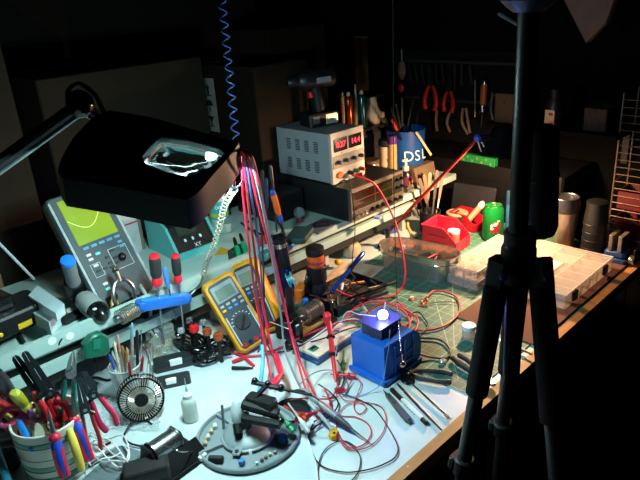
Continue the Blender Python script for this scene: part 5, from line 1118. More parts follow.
can(363,130,1.44,.130,.016, mat('23504c',.2,.7), mat('c2a078',.4), 'slim dark teal spray can right of the orange one on the parts cabinet', z0=gz)
t = thing('glue_tube', 'cream cone nozzled tube standing between the two spray cans', 'tube', T(AY(357,129,1.46).x,1.46,gz)); B().lathe([(.011,0),(.011,.04),(.007,.06),(.002,.15)],seg=14).build('nozzle', mat('b5a68c',.5), t)
p = AY(373,131,1.46); t = thing('white_jug', 'small cream jug with a narrow neck right of the spray cans', 'bottle', T(p.x,1.46,gz)); B().lathe([(.026,0),(.030,.006),(.030,.04),(.022,.055),(.018,.075),(.016,.085)],seg=24).build('jug_body', mat('b8a98e',.5), t); B().cyl(.017,.01,T(0,0,.084),18).build('cap', mat('b8a98e',.5), t)
can(344,126,1.50,.125,.008, mat('b08a6a',.4), mat('c8a888',.4), 'thin tan tube standing behind the orange spray can', 'tube','glue_tube', z0=gz)
# bottles right of the supply, on the shelf
def bottle(u, v, y, r, prof, m, label, cat='bottle', name='bottle'):
    p = AY(u,v,y); t = thing(name, label, cat, T(p.x,y,SZ)); B().lathe([(a*r,b) for a,b in prof],seg=24).build('bottle_body', m, t); return t
t = bottle(386,175,1.33,.023,[(.95,0),(1,.004),(1,.140)],mat('b6a488',.5),'white labelled canister with red and green print and a black lid, right of the supply','canister','canister')
B().cyl(.024,.022,T(0,0,.14),24,bev=.002).build('lid', BLACK, t)
for z,c_ in ((.09,'a02020'),(.065,'2c6a34'),(.045,'a02020')): B().b2(-.016,.010,-.0242,-.0225,z,z+.010).build('printed_band', mat(c_,.5), t)
t = bottle(393,176,1.30,.015,[(.95,0),(1,.004),(1,.150)],mat('b08a50',.45),'tan cylinder with a bright purple cap beside the blue pen cup','canister','canister'); B().cyl(.0158,.028,T(0,0,.15),22,bev=.002).build('purple_cap', mat('5a2474',.35), t)
t = bottle(371,176,1.34,.030,[(.9,0),(1,.006),(1,.085),(.9,.095)],mat('8c8074',.2,alpha=.75),'hazy clear plastic jar just right of the power supply','jar','jar'); B().cyl(.031,.012,T(0,0,.095),24,bev=.002).build('lid', mat('4a3c30',.4), t)
t = bottle(383,140,1.44,.020,[(.95,0),(1,.004),(1,.19),(.6,.205)],mat('3a3634',.4),'dark bottle with a tan cap behind the labelled canister'); B().cyl(.009,.02,T(0,0,.205),14).build('cap', mat('a08a6c',.4), t)
p = AY(406,182,1.26); t = thing('pump_bottle', 'dark bottle with an orange and purple label and white pump by the blue cup', 'bottle', T(p.x,1.26,SZ))
B().lathe([(.018,0),(.020,.004),(.020,.045),(.012,.058)],seg=24).build('bottle_body', mat('1c1620',.3), t); B().cyl(.0206,.030,T(0,0,.01),24).build('label', mat('5a1c50',.5), t); B().b2(-.012,.010,-.0216,-.0202,.014,.026).build('label_print', mat('d8762a',.5), t)
B().lathe([(.011,.058),(.011,.072),(.005,.074),(.0035,.094)],seg=16).build('collar', mat('d4ccc0',.4), t); B().box(.026,.008,.007,T(-.006,0,.092),.002).build('pump_head', mat('d4ccc0',.4), t)
# blue pen cup
p = AY(406,178,1.34); bc = V((p.x,1.34,SZ)); BR, BH = .070, .175
t = thing('blue_cup', 'large royal blue cup with white lettering holding pens', 'cup', T(bc))
B().lathe([(BR*.86,0),(BR*.88,.004),(BR,BH),(BR-.004,BH),(BR*.84,.008),(.001,.006)],seg=36).build('cup_body', mat('0f4a94',.4,coat=.2), t)
lt = []
for k,(ch_,s_) in enumerate((('D',.052),('S',.052),('L',.052))):
    a = math.radians(-134+ k*27); r = BR*.985+.001
    text(ch_, s_, face(V((r*math.cos(a), r*math.sin(a), BH*.50)), V((math.cos(a),math.sin(a),.06))), mat('c4d2dc',.5), t, 'letter', depth=.0012)
for k,(a,b,r,c_,lb) in enumerate((((391,108,.0),(402,132,.0),.004,'2a2422','dark pen leaning left in the blue cup'),((402,98,0),(404,132,0),.0035,'4a4644','thin grey rod upright in the blue cup'),((413,100,0),(408,132,0),.004,'22201f','dark pen leaning right in the blue cup'),((396,104,0),(402,132,0),.0035,'3a3634','second dark pen in the blue cup'),((419,106,0),(412,132,0),.004,'1d1b1c','rightmost dark pen in the blue cup'))):
    p_ = AY(a[0],a[1],1.35+.01*k-.02); q_ = bc+V((.02*math.cos(k*1.3),.02*math.sin(k*1.3),.06)); Lp = (p_-q_).length; t = thing('pen', lb, 'pen', axis(q_,p_)); B().cyl(r,Lp*.8,I4,10).build('barrel', mat(c_,.4), t); B().lathe([(r*1.1,Lp*.8),(r*.9,Lp)],seg=10).build('cap', mat(c_,.3), t)
p_ = AY(392,120,1.30); q_ = bc+V((-.02,-.02,.10)); t = thing('pen', 'orange-red tipped pen lying over the left rim of the blue cup', 'pen', axis(q_,p_)); Lp=(p_-q_).length; B().cyl(.0045,Lp*.7,I4,10).build('barrel', BLACK, t); B().lathe([(.005,Lp*.7),(.005,Lp)],seg=10).build('red_end', mat('d23a1c',.4), t)
p_, q_ = AY(416,132,1.265), AY(431,155,1.26); t = thing('wooden_stick', 'cream flat wooden stick leaning in front of the blue cup', 'stick', frame(p_, q_-p_, V((-.6,-.7,.2)))); B().b2(0,(q_-p_).length,-.004,.004,-.001,.002,.0008).build('blade', mat('d8b890',.6), t)
# tan rack with tools and the black cup of tweezers
rb = G(412,236,.0)
t = thing('file_rack', 'tan slotted rack standing behind the steel tin, filled with flat tools', 'rack', T(AY(412,215,1.30).x, 1.235, SZ))
B().raw([(-.05,0,0),(.06,0,0),(.07,.02,.055),(-.05,.02,.055),(-.05,.05,0),(.06,.05,0),(.07,.05,.055),(-.05,.05,.055)],[(0,1,2,3),(7,6,5,4),(0,4,5,1),(1,5,6,2),(2,6,7,3),(3,7,4,0)]).build('rack_body', mat('6e5c48',.6), t, 0)
tl = [((404,186),(414,222),'2a2624'),((409,184),(419,222),'5a4e42'),((414,182),(424,218),'37302c'),((419,178),(428,216),'66594a'),((424,174),(431,214),'806c56'),((430,172),(433,212),'8a745a'),((437,170),(437,212),'3a2e28'),((443,172),(440,212),'5e4e40')]
cupb = G(430,232,.0); cupb.z = 0.0034
for k,(a,b,c_) in enumerate(tl):
    if k < 3: p_, q_ = AY(*a,1.225), AY(b[0],b[1]-6,1.205)
    else: p_ = AY(*a,cupb.y+.012*(k%3-1)+.01); q_ = cupb+V((.016*math.cos(k*1.7),.016*math.sin(k*1.7),.015))
    Lp = (p_-q_).length; up_ = V((-.65,-.75,0)); t = thing('flat_tool', ('dark','brown','charcoal','beige','tan','pale tan','deep brown','grey-brown')[k]+(' handled flat tool standing against the tan rack' if k < 3 else ' handled tool standing in the black cup'), 'hand tool', frame(q_, p_-q_, up_))
    B().b2(0,Lp*.55,-.0025,.0025,0,.002).build('shank', STEEL, t); B().prism([(Lp*.5,-.004),(Lp*.97,-.006),(Lp,-.002),(Lp,.003),(Lp*.97,.006),(Lp*.5,.004)],.005,T(0,0,-.0015),bev=.001).build('handle', mat(c_,.5), t)
t = thing('black_cup', 'black cup of tools on the bench behind the red bin', 'cup', T(cupb)); B().lathe([(.030,0),(.034,.003),(.036,.075),(.034,.075),(.031,.005),(.001,.005)],seg=28).build('cup_body', RUBBER, t)
q = G(457,227,.0); q.z = .0; t = thing('round_tin', 'round black tin with a tan lid behind the red bin', 'tin', T(q.x,q.y,.0034)); B().lathe([(.035,0),(.037,.004),(.038,.045),(.036,.05)],seg=32).build('tin_body', mat('24211f',.4), t); B().lathe([(.0375,.047),(.037,.052),(.030,.054),(.029,.052),(.001,.052)],seg=32).build('lid', mat('b49470',.45), t); B().b2(-.012,.012,-.003,.003,.052,.056,.001).build('lid_notch', mat('3a302a',.5), t)
# black open case lid
a_, b_ = G(442,224,.0), G(484,232,.0); M = frame(V((a_.x+.05,a_.y,.0034)), b_-a_)
t = thing('laptop_lid', 'black plastic case standing open behind the tan-lidded tin', 'case', M); Lw = (b_-a_).length*1.0
B().prism(rrect(Lw/2,.065,.008), .010, T(Lw/2,.02,.065) @ RX(PI/2-.25), bev=.002).build('lid', mat('17171a',.4), t); B().b2(0,Lw,-.01,.06,0,.012,.003).build('base', mat('121214',.45), t)
# red bins
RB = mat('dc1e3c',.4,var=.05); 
pA, pB = G(425,248,.0034), G(456,255,.0034); Lx = (pA-pB).length
def bin_(label, M, L_, W_, H_, m):
    t = thing('parts_bin', label, 'bin', M); th = .003   # x from scoop front (0) to back (L_)
    B().b2(0,L_,0,W_,0,th).build('bin_floor', m, t)
    for y in (0,W_-th): 
        pl = [(0,0),(L_,0),(L_,H_),(L_*.38,H_),(0,H_*.45)]
        B().prism(pl, th, T(0,y+th,0) @ RX(PI/2)).build('side_wall', m, t, 0)
    B().b2(L_-th,L_,0,W_,0,H_).build('back_wall', m, t); B().b2(0,th,0,W_,0,H_*.45).build('front_wall', m, t)
    B().b2(L_*.38,L_,-.003,.0,H_-.004,H_+.001,.001).build('rim_lip', m, t); B().b2(L_*.38,L_,W_,W_+.003,H_-.004,H_+.001,.001).build('rim_lip', m, t); B().b2(L_-.002,L_+.003,-.003,W_+.003,H_-.004,H_+.001,.001).build('rim_lip', m, t)
    for z in (H_*.35,H_*.62): B().b2(L_*.3,L_*.8,W_,W_+.0012,z,z+.002).build('side_groove', mat('8a0c20',.5), t)
    return t
xd = (pA-pB).normalized(); Mb = frame(pB, xd)
# camera side must be y=W: mirror by placing origin on far corner
yd = V((0,0,1)).cross(xd); camside = 1 if yd.dot(V((0,0,CAMZ))-pB) > 0 else -1
Wb_ = .095; Mb = frame(pB - yd*Wb_*(1 if camside > 0 else 0), xd); Lb_ = Lx*1.0+.01
rb_ = bin_('bright red stacking bin with an open scoop front holding a clear pot, on the mat', Mb, Lb_, Wb_, .080, RB)
cq = Mb @ V((Lb_*.30,Wb_*.45,.0035)); t = thing('clear_pot', 'clear pot with a white lid standing in the red bin', 'pot', T(cq)); B().lathe([(.015,0),(.018,.003),(.019,.045)],seg=22).build('pot_body', mat('e0a090',.2,alpha=.5), t); B().cyl(.0195,.010,T(0,0,.045),22,bev=.001).build('lid', mat('dfd2c8',.4), t)
cq = Mb @ V((Lb_*.72,Wb_*.5,.0035)); tag(B().b2(-.018,.018,-.02,.02,0,.032,.004).build('white_box', mat('d8c0b4',.5), M=T(cq)), 'small white box in the back of the red bin', 'box')
cq = Mb @ V((Lb_*.50,Wb_*.3,.0035)); tag(B().b2(-.010,.012,-.012,.012,0,.02,.003).build('dark_relay', mat('2a1a1a',.5), M=T(cq) @ RZ(.4)), 'small dark block beside the clear pot in the red bin', 'block')
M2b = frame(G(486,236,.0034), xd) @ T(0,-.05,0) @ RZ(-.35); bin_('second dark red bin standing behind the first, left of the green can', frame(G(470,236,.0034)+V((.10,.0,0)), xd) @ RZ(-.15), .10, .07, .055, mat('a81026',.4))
# beige small tool beside the red bin
t = thing('brass_clip', 'bent yellow-tan clip standing left of the red bin', 'clip', T(G(411,243,.0034))); B().tube(spline([(0,0,.004),(.004,.0,.02),(.012,.01,.03),(.010,.02,.05),(.02,.028,.058)],5),.0055,8).build('clip_body', mat('b0904c',.45), t)
# green can
q = G(495,240,.0034); cn = V((q.x,q.y+.01,.0034)); CR = .033
t = thing('drink_can', 'green aluminium drink can with dark red and white graphics', 'can', T(cn))
def canart(nt, b):
    L = nt.links.new; tc = nt.nodes.new('ShaderNodeTexCoord'); n = nt.nodes.new('ShaderNodeTexNoise'); n.inputs['Scale'].default_value = 40
    r = nt.nodes.new('ShaderNodeValToRGB'); r.color_ramp.elements[0].color = lin('0a6e2a'); r.color_ramp.elements[1].color = lin('12883a'); L(tc.outputs['Object'], n.inputs['Vector']); L(n.outputs['Fac'], r.inputs[0]); L(r.outputs[0], b.inputs['Base Color']); b.inputs['Metallic'].default_value = .45; b.inputs['Roughness'].default_value = .3
B().lathe([(.024,0),(.030,.006),(CR,.012),(CR,.104),(.028,.114),(.0275,.118)],seg=36).build('can_body', node_mat('green_can', canart), t)
B().lathe([(.0275,.117),(.0275,.120),(.026,.120),(.025,.116),(.001,.116)],seg=32).build('can_top', CHROME, t); B().ring(.006,.0012,T(.006,0,.1175) @ Matrix.Diagonal((1.3,.9,1,1)),14,6).build('pull_tab', CHROME, t)
def wrap(poly, m, name):          # polygon in (angle deg, z) laid on the can skin
    vs = [((CR+.0004)*math.cos(math.radians(a)), (CR+.0004)*math.sin(math.radians(a)), z) for a,z in poly]; n = len(vs)
    vs += [(x*1.012,y*1.012,z) for x,y,z in vs]; return B().raw(vs, [tuple(range(n)),tuple(reversed(range(n,2*n)))]+[(i,(i+1)%n,n+(i+1)%n,n+i) for i in range(n)]).build(name, m, t, 0)
for a0 in (195,213,231): wrap([(a0,.030),(a0+19,.040),(a0+19,.072),(a0,.060)], mat('7a1426',.4), 'red_graphic')
for a0,s_ in ((199,'g'),(216,'e'),(232,'r')):
    a = math.radians(a0+6); text(s_, .026, face(V(((CR+.0016)*math.cos(a),(CR+.0016)*math.sin(a),.060+.006*(a0-199)/16)), V((math.cos(a),math.sin(a),0))), mat('ece4dc',.4), t, 'letter')
# cream valve beside can
t = thing('white_valve', 'small white capped tube sticking up behind the red bins', 'tube', axis(V((cn.x+.01,cn.y+.13,.0034)), AY(487,199,cn.y+.10))); Lv = (AY(487,199,cn.y+.10)-V((cn.x+.01,cn.y+.13,.0034))).length
B().lathe([(.010,0),(.011,Lv*.7)],seg=14).build('tube_body', mat('a08468',.5), t); B().lathe([(.009,Lv*.7),(.012,Lv*.78),(.012,Lv*.9),(.004,Lv*.92),(.004,Lv)],seg=14).build('white_cap', mat('ddd4ca',.4), t)
# blue bottles right of can
for k,(u,v0,v1,c_,lb) in enumerate(((505,236,193,'1f5a80','slim blue capped tube right of the green can'),(511,238,192,'3a2470','slim violet tube half hidden behind the tripod'))):
    p_ = G(u+2,v0,.0034); hh = AY(u,v1,p_.y).z-.0034; t = thing('slim_tube', lb, 'tube', T(p_)); B().lathe([(.006,0),(.0075,.004),(.0075,hh*.7)],seg=14).build('tube_body', mat(c_,.35), t); B().cyl(.0082,hh*.3,T(0,0,hh*.7),14,bev=.001).build('cap', mat('16344a',.4), t)
small('plastic_stopper', 512,236,.0034, B().cyl(.010,.018,seg=16,bev=.002), mat('c8682c',.4), 'small orange cap at the foot of the tripod column, beside the clear boxes', 'cap')
# oval steel tin
eL, eR = G(380,243,.072), G(456,259,.072); c = (eL+eR)/2; ax_ = (eR-eL); HL = ax_.length/2; rr_ = .052
t = thing('oval_tin', 'oval stainless steel tin with wire clips on its ends, open and full of clear scraps', 'tin', frame(V((c.x+.012,c.y+.0,.0034)), ax_))
def stad(L_, r, n=14):
    return [(L_-r+r*math.cos(a), r*math.sin(a)) for a in [-PI/2+PI*i/n for i in range(n+1)]] + [(-(L_-r)+r*math.cos(a), r*math.sin(a)) for a in [PI/2+PI*i/n for i in range(n+1)]]
TH = .072; o1, o2, i1, i2 = stad(HL*.94,rr_*.92), stad(HL,rr_), stad(HL-.0016,rr_-.0016), stad(HL*.93,rr_*.91); n = len(o1)
vs = [(x,y,0) for x,y in o1]+[(x,y,TH) for x,y in o2]+[(x,y,TH) for x,y in i1]+[(x,y,.0018) for x,y in i2]
fs = [tuple(reversed(range(n))), tuple(range(3*n,4*n))]
for k in range(3):
    for i in range(n): j=(i+1)%n; fs.append((k*n+i,k*n+j,(k+1)*n+j,(k+1)*n+i))
ST = mat('c4c0b8',.2,.9,var=.05)
B().raw(vs,fs).build('tin_body', ST, t, 40)
B().tube([(x,y,TH) for x,y in stad(HL+.0005,rr_+.0005)], .0018, 7, True).build('rolled_rim', ST, t); B().tube([(x*.985,y*.985,TH*.72) for x,y in o2], .0012, 6, True).build('bead_line', ST, t)
for s in (1,-1):
    B().tube([(s*(HL+.001),-.012,TH*.75),(s*(HL+.008),-.012,TH*.55),(s*(HL+.008),.012,TH*.55),(s*(HL+.001),.012,TH*.75)],.0018,6).build('wire_clip', CHROME, t); B().box(.004,.018,.022,T(s*(HL+.003),0,TH*.68),.001).build('clip_plate', ST, t)
for k in range(15):
    a = rnd.uniform(0,6.28); x, y = HL*(-.66+.33*(k//3))+rnd.uniform(-.01,.01), (-.026,.0,.026)[k%3]
    m = (mat('c8b4a8',.1,alpha=.4,coat=.6), mat('9a4a2a',.4), CHROME)[k%3]
    tag(B().b2(-.018,.018,-.012,.012,0,.0012).build('plastic_scrap', m, M=t.matrix_basis @ T(x,y,.030+.004*(k%3)+.001*(k//3)) @ RZ(a) @ RX(rnd.uniform(-.3,.3)) @ RY(rnd.uniform(-.3,.3))), ('clear film','rusty brown','bright chrome')[k%3]+' scrap in the oval tin, '+('at its left end','left of its middle','in its middle','right of its middle','at its right end')[k//3], 'scrap', 'scraps in the oval tin')
cable('thin_red_wire', ((420,262,.05),(428,258,.052),(436,254,.052),(442,250,.05)), .0012, REDW, 'short red wire lying inside the oval tin', 'wire')
# terminal strip and blue label block left of the tin
M = lie(366,236,388,224,.0)[0]; t = thing('terminal_strip', 'tan multi-way terminal strip tilted up under the shelf edge', 'connector', M @ T(.0,-.0,.03) @ RX(.3)); Lt = .085
B().b2(0,Lt,-.022,.028,0,.012,.002).build('strip_body', mat('b8a080',.5), t)
for i in range(7):
    for j in range(3): B().b2(.006+i*.011,.013+i*.011,-.018+.015*j,-.008+.015*j,.012,.0135,.0005).build('terminal', mat('8a7250',.5), t)
B().b2(.005,Lt-.005,-.015,.02,-.03,0,.003).build('support_block', mat('a89478',.6), t)
small('beige_motor', 352,255,.0, B().lathe([(.02,0),(.03,.004),(.03,.03),(.022,.042),(.006,.046)],seg=22), mat('b0a084',.5), 'rounded beige plastic part under the shelf beside the terminal strip', 'part')
small('blue_label_block', 390,233,.0, B().b2(-.025,.025,-.01,.01,0,.035,.003), mat('1a4f9c',.4), 'blue plastic block behind the left end of the oval tin', 'block', -.4)
small('white_disc', 378,218,SZ-.0, B().cyl(.012,.006,seg=20), mat('8aa4e0',.3), 'pale blue disc on the shelf lip in front of the black instrument', 'disc')
# clear boxes stacked
CB = mat('cdbfb2', .2, alpha=.34, var=.02, coat=.4); CBL = mat('d8ccc2', .12, alpha=.20, var=.02, coat=.6); CBD = mat('e6dace', .3, alpha=.75, var=.02)
def clearbox(label, x0,x1,y0,y1,z0,h, nx, ny, fill=True, lid=True):
    t = thing('organizer_box', label, 'box', T((x0+x1)/2,(y0+y1)/2,z0)); a, b = (x1-x0)/2, (y1-y0)/2
    B().b2(-a,a,-b,b,0,.002).build('box_floor', CB, t)
    for q in ((-a,a,-b,-b+.002),(-a,a,b-.002,b),(-a,-a+.002,-b,b),(a-.002,a,-b,b)): B().b2(*q,.002,h-.003).build('box_wall', CB, t)
    for i in range(1,nx): B().b2(-a+2*a*i/nx-.0008,-a+2*a*i/nx+.0008,-b,b,.002,h-.0035).build('divider', CBD, t)
    for j in range(1,ny): B().b2(-a,a,-b+2*b*j/ny-.0008,-b+2*b*j/ny+.0008,.002,h-.0035).build('divider', CBD, t)
    if lid: (B().b2(-a-.001,a+.001,-b-.001,b+.001,h-.003,h,.001).build('lid', CBL, t), B().tube([(-a,-b,h),(a,-b,h),(a,b,h),(-a,b,h)],.0018,6,True).build('lid_edge', CBD, t))
    if fill:
        pcs = B()
        for k in range(260):
            x,y = rnd.uniform(-a*.92,a*.92), rnd.uniform(-b*.9,b*.9); a2 = rnd.uniform(0,3.1)
            pcs.rod(V((x,y,.005)), V((x+.006*math.cos(a2),y+.006*math.sin(a2),.005+rnd.uniform(0,h*.4))), .0016, seg=6)
        stuff(pcs.build('small_hardware', mat('5a3a28',.35,.5), t))
    return t
clearbox('clear compartment box of small hardware, lower one of the stack right of the oval tin', 1.345,1.62,.800,.895,.0034,.028,4,2)
clearbox('clear compartment box of small hardware, upper one of the stack right of the oval tin', 1.348,1.618,.803,.893,.0326,.028,5,2)
t = clearbox('large flat clear organizer case with dark latches on the right end of the bench', 1.385,1.68,.572,.790,.0068,.040,6,3,False)
for x in (-.10,.09): B().b2(x-.012,x+.012,-.116,-.108,.010,.036,.002).build('latch', BLACK, t)
B().b2(-.05,.03,-.02,.05,.0402,.0412).build('label_card', mat('d8c8b4',.6), t)
for k in range(3): tag(B().rod(V((-.02,0,0)),V((.02,.01,.004)),.003).build('small_rod', (STEEL,mat('a0522c',.4,.5),DSTEEL)[k], M=T(1.45+.07*k,.63+.03*k,.013)), ('steel','copper coloured','dark')[k]+' short rod inside the large flat clear case', 'rod')
# thermos, dark flask, vise
q = AY(565,242,.80); tq = V((1.755,.752,.0)); 
t = thing('travel_tumbler', 'brushed steel travel tumbler with a dark lid behind the big clear case', 'tumbler', T(tq)); top_ = AY(566,188,.79).z
TS = (top_)/.20
B().lathe([(.030,0),(.032,.004),(.040,.15*TS)],seg=32).build('steel_body', mat('a0968a',.28,.85), t); B().lathe([(.0405,.15*TS),(.0425,.155*TS),(.0425,.178*TS),(.040,.19*TS),(.040,.2*TS),(.035,.2*TS),(.034,.192*TS),(.001,.19*TS)],seg=32).build('lid', mat('2a2a2e',.35), t); B().ring(.0375,.002,T(0,0,.2*TS),28,6).build('lid_rim', STEEL, t)
t = thing('dark_flask', 'black flask with a tan rim behind and right of the steel tumbler', 'flask', T(1.83,.775,-.0)); 
del t['category'], t['label']; bpy.data.objects.remove(t)
t = thing('black_flask', 'black flask with ribbed sides just right of the steel tumbler', 'flask', T(1.765,.662,0)); B().lathe([(.030,0),(.034,.006),(.034,.12),(.03,.15),(.031,.17),(.02,.175)],seg=28).build('flask_body', mat('0a0a0b',.5), t)
for k in range(4): B().ring(.0345,.0015,T(0,0,.03+.025*k),28,6).build('rib', BLACK, t)
B().rod(V((-.03,-.03,.008)),V((.02,-.07,.008)),.0035).build('x', CHROME, None).name='tmp'; o = bpy.data.objects['tmp']; o.name = 'steel_rod'; o.location = (1.77,.68,0); tag(o,'short steel rod lying behind the far edge of the big clear case','rod')
vq = V((1.765,.585,.0)); VB = mat('1d3a6c',.45)
t = thing('bench_vise', 'small blue bench vise clamped at the far right corner of the bench', 'vise', T(vq) @ RZ(.0))
B().b2(-.035,.03,-.03,.04,0,.020,.005).build('base', VB, t); B().b2(-.03,.025,-.025,.035,.020,.040,.008).build('body', VB, t)
for y in (-.014,.012): B().b2(-.03,.026,y,y+.012,.040,.088,.002).build('jaw', mat('7c7468',.4,.5), t)
B().lathe([(.006,0),(.013,.004),(.015,.010),(.013,.018),(.006,.022)], face(V((-.012,-.030,.018)),V((0,-1,0))), 20).build('screw_head', mat('b0a494',.2,.9), t); B().rod(V((-.012,-.045,-.01)),V((-.012,-.045,.05)),.003).build('handle_bar', CHROME, t)
# wire rack with red trays
rx = 1.96; ry1 = AX(607,240,rx).y; ry0 = ry1-.20; rz0 = .0; rz1 = AX(612,92,rx).z
t = thing('wire_rack', 'tall white wire rack with horizontal rungs against the right end', 'rack', T(rx,ry0,-.76))
b0z = .76
for y in (0,.20): B().rod(V((0,y,0)), V((0,y,b0z+rz1)), .0028).build('upright', mat('6e5a4a',.4,.4), t)
nr = 24
for k in range(nr): z = b0z-.10+(rz1+.08)*k/(nr-1); B().rod(V((0,0,z)), V((0,.20,z)), .0016, seg=6).build('rung', mat('6e5a4a',.4,.4), t)
for y in (0,.20): B().rod(V((.12,y,0)), V((.12,y,b0z+rz1)), .0028).build('upright', mat('6a5a4a',.4,.4), t)
for k in range(0,nr,6): z = b0z-.10+(rz1+.08)*k/(nr-1); B().rod(V((0,0,z)), V((.12,0,z)), .0016, seg=6).build('side_rung', mat('6a5a4a',.4), t); B().rod(V((0,.2,z)), V((.12,.2,z)), .0016, seg=6).build('side_rung', mat('6a5a4a',.4), t)
for k,(v0,v1,lb) in enumerate(((246,214,'lower red plastic tray behind the wire rack'),(206,188,'upper red plastic tray behind the wire rack'))):
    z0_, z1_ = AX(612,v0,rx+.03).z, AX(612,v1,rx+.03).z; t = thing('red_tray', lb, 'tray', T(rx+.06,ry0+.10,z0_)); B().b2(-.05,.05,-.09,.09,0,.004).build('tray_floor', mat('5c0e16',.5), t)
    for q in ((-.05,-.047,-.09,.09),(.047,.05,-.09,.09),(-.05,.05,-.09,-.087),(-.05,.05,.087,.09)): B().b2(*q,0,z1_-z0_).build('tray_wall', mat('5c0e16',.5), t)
# cabinet at the right end under the wall tools
t = thing('tool_chest', 'black tool chest standing behind the green can and clear boxes', 'chest', T(1.96,1.12,-.20))
ctz = AX(470,165,1.86).z+.20
B().b2(-.08,.14,-.30,.40,0,ctz,.006).build('body', mat('070708',.6,spec=.2), t)
for k in range(3): B().b2(-.084,-.08,-.28,.38,.22+.06*k,.27+.06*k,.001).build('drawer_front', mat('09090a',.6,spec=.2), t)
B().b2(-.086,-.08,-.27,-.25,ctz-.06,ctz-.03).build('label_frame', mat('6a6258',.4,.5), t)
for y in (-.27,.37):
    for x in (-.05,.11): B().b2(x-.02,x+.02,y-.02,y+.02,-.56,0).build('leg', BLACK, t)
gq = AX(476,160,1.87); t = thing('green_plate', 'green perforated board lying on top of the black tool chest', 'board', T(1.90,gq.y,-.20+ctz+.0005) @ RZ(-.08))
gl = abs(AX(454,155,1.87).y-AX(490,160,1.87).y); B().b2(-.02,.0,-gl/2,gl/2,0,.030,.002).build('board', mat('117a3c',.4), t)
for k in range(7): B().cyl(.004,.0008, face(V((-.0202,-gl/2+.016+k*(gl-.03)/6,.015+.006*((k%2)*2-1))),V((-1,0,0))),10).build('tan_pad', mat('8a7a3a',.5), t)
# ------------------------------------------------------------ tool wall
WX = 2.09
t = thing('pegboard', 'dark hanging panel for tools on the right end wall', 'panel', T(2.125,AX(455,100,2.1).y,AX(455,135,2.1).z-.03))
pwid = abs(AX(402,100,2.1).y-AX(512,100,2.1).y); ph_ = AX(455,60,2.1).z-AX(455,135,2.1).z+.06
B().b2(0,.012,-pwid/2,pwid/2,0,ph_,.002).build('backboard', mat('0b0a0a',.8,spec=.15), t); B().b2(-.012,0,-pwid/2,pwid/2,ph_-.045,ph_-.035,.002).build('upper_bar', mat('2a2422',.5), t); B().b2(-.012,0,-pwid/2,pwid/2,ph_*.45,ph_*.45+.01,.002).build('lower_bar', mat('2a2422',.5), t)
def WM(u, v, x=WX): return AX(u, v, x)
def wallM(u1,v1,u2,v2,x=WX): p_, q_ = AX(u1,v1,x), AX(u2,v2,x); return frame(p_, q_-p_, V((-1,0,0))), (q_-p_).length
M,L = wallM(430,110,432,68); pliers('red handled pliers hanging on the tool panel, left and larger pair', M, L, mat('c4241c',.45), BLACK, 'flat', .028, hr=.010, gl=.62)
M,L = wallM(448,112,450,76); pliers('red handled pliers hanging on the tool panel, right and smaller pair', M, L, mat('b01e1a',.45), BLACK, 'flat', .022, hr=.009, gl=.62)
p_, q_ = AX(485,80,WX), AX(481,128,WX); screwdriver('screwdriver', 'orange wooden handled screwdriver hanging on the tool panel', p_, q_, (q_-p_).length*.72, .013, mat('c0661c',.4), CHROME, DSTEEL, .004)
p_, q_ = AX(475,80,WX), AX(475,117,WX); tag(B().rod(V((0,0,0)), q_-p_, .003, .002).build('steel_rule', mat('a89890',.3,.8), M=T(p_)), 'thin steel rod hanging left of the orange screwdriver', 'rod')
row = [(409,64,412,84),(415,64,418,84),(422,64,424,84),(429,64,430,84),(436,64,437,84),(442,64,444,83),(455,64,455,92),(462,64,462,86),(470,66,472,84)]
for k,(a,b,c_,d) in enumerate(row):
    p_, q_ = AX(a,b,WX), AX(c_,d,WX); Lr = (q_-p_).length; t = thing('hanging_wrench', ('first','second','third','fourth','fifth','sixth','seventh','eighth','ninth')[k]+' dim steel tool from the left in the upper row on the wall', 'hand tool', frame(p_, q_-p_, V((-1,0,0))), 'upper row on the tool panel')
    B().b2(0,Lr*.85,-.004,.004,0,.003,.001).build('shank', mat('4c4844',.4,.7), t); B().ring(.007,.002,T(Lr*.9,0,.0015),14,6).build('eye', mat('4c4844',.4,.7), t)
for k,(P,lb) in enumerate(((((437,110),(436,120),(437,131)),'curved tan handle below the left red pliers'),(((450,112),(447,122),(450,132)),'curved tan handle below the right red pliers'),(((463,108),(462,122),(468,134)),'pair of tan handles in the middle of the lower row of the tool panel'),(((466,108),(468,122),(470,133)),'second tan handle right beside the middle pair'),(((493,92),(491,108),(494,124)),'dim grey handle right of the orange screwdriver'),(((500,95),(499,110),(497,125)),'dim grey handle at the right end of the tool panel'))):
    pts = spline([AX(u,v,WX) for u,v in P],6); o_ = pts[0]; tag(B().tube([p-o_ for p in pts],.006,8).build('hanging_tool', mat('6a5648' if k<4 else '3c3834',.5), M=T(o_)), lb, 'hand tool')
p = AX(401,88,WX); tag(B().ball(.016,sc=(.5,1,1.2)).build('red_tag', mat('a81a20',.5), M=T(p)), 'small red tag hanging at the left end of the tool panel', 'tag')
p = AX(402,70,WX); t = thing('tan_brush', 'tan brush hanging at the left end of the tool panel', 'brush', T(p)); B().ball(.022,sc=(.5,.9,1.8)).build('bristles', mat('7a5a44',.8), t); B().rod(V((0,0,.03)),V((0,0,.08)),.006).build('handle', DSTEEL, t)
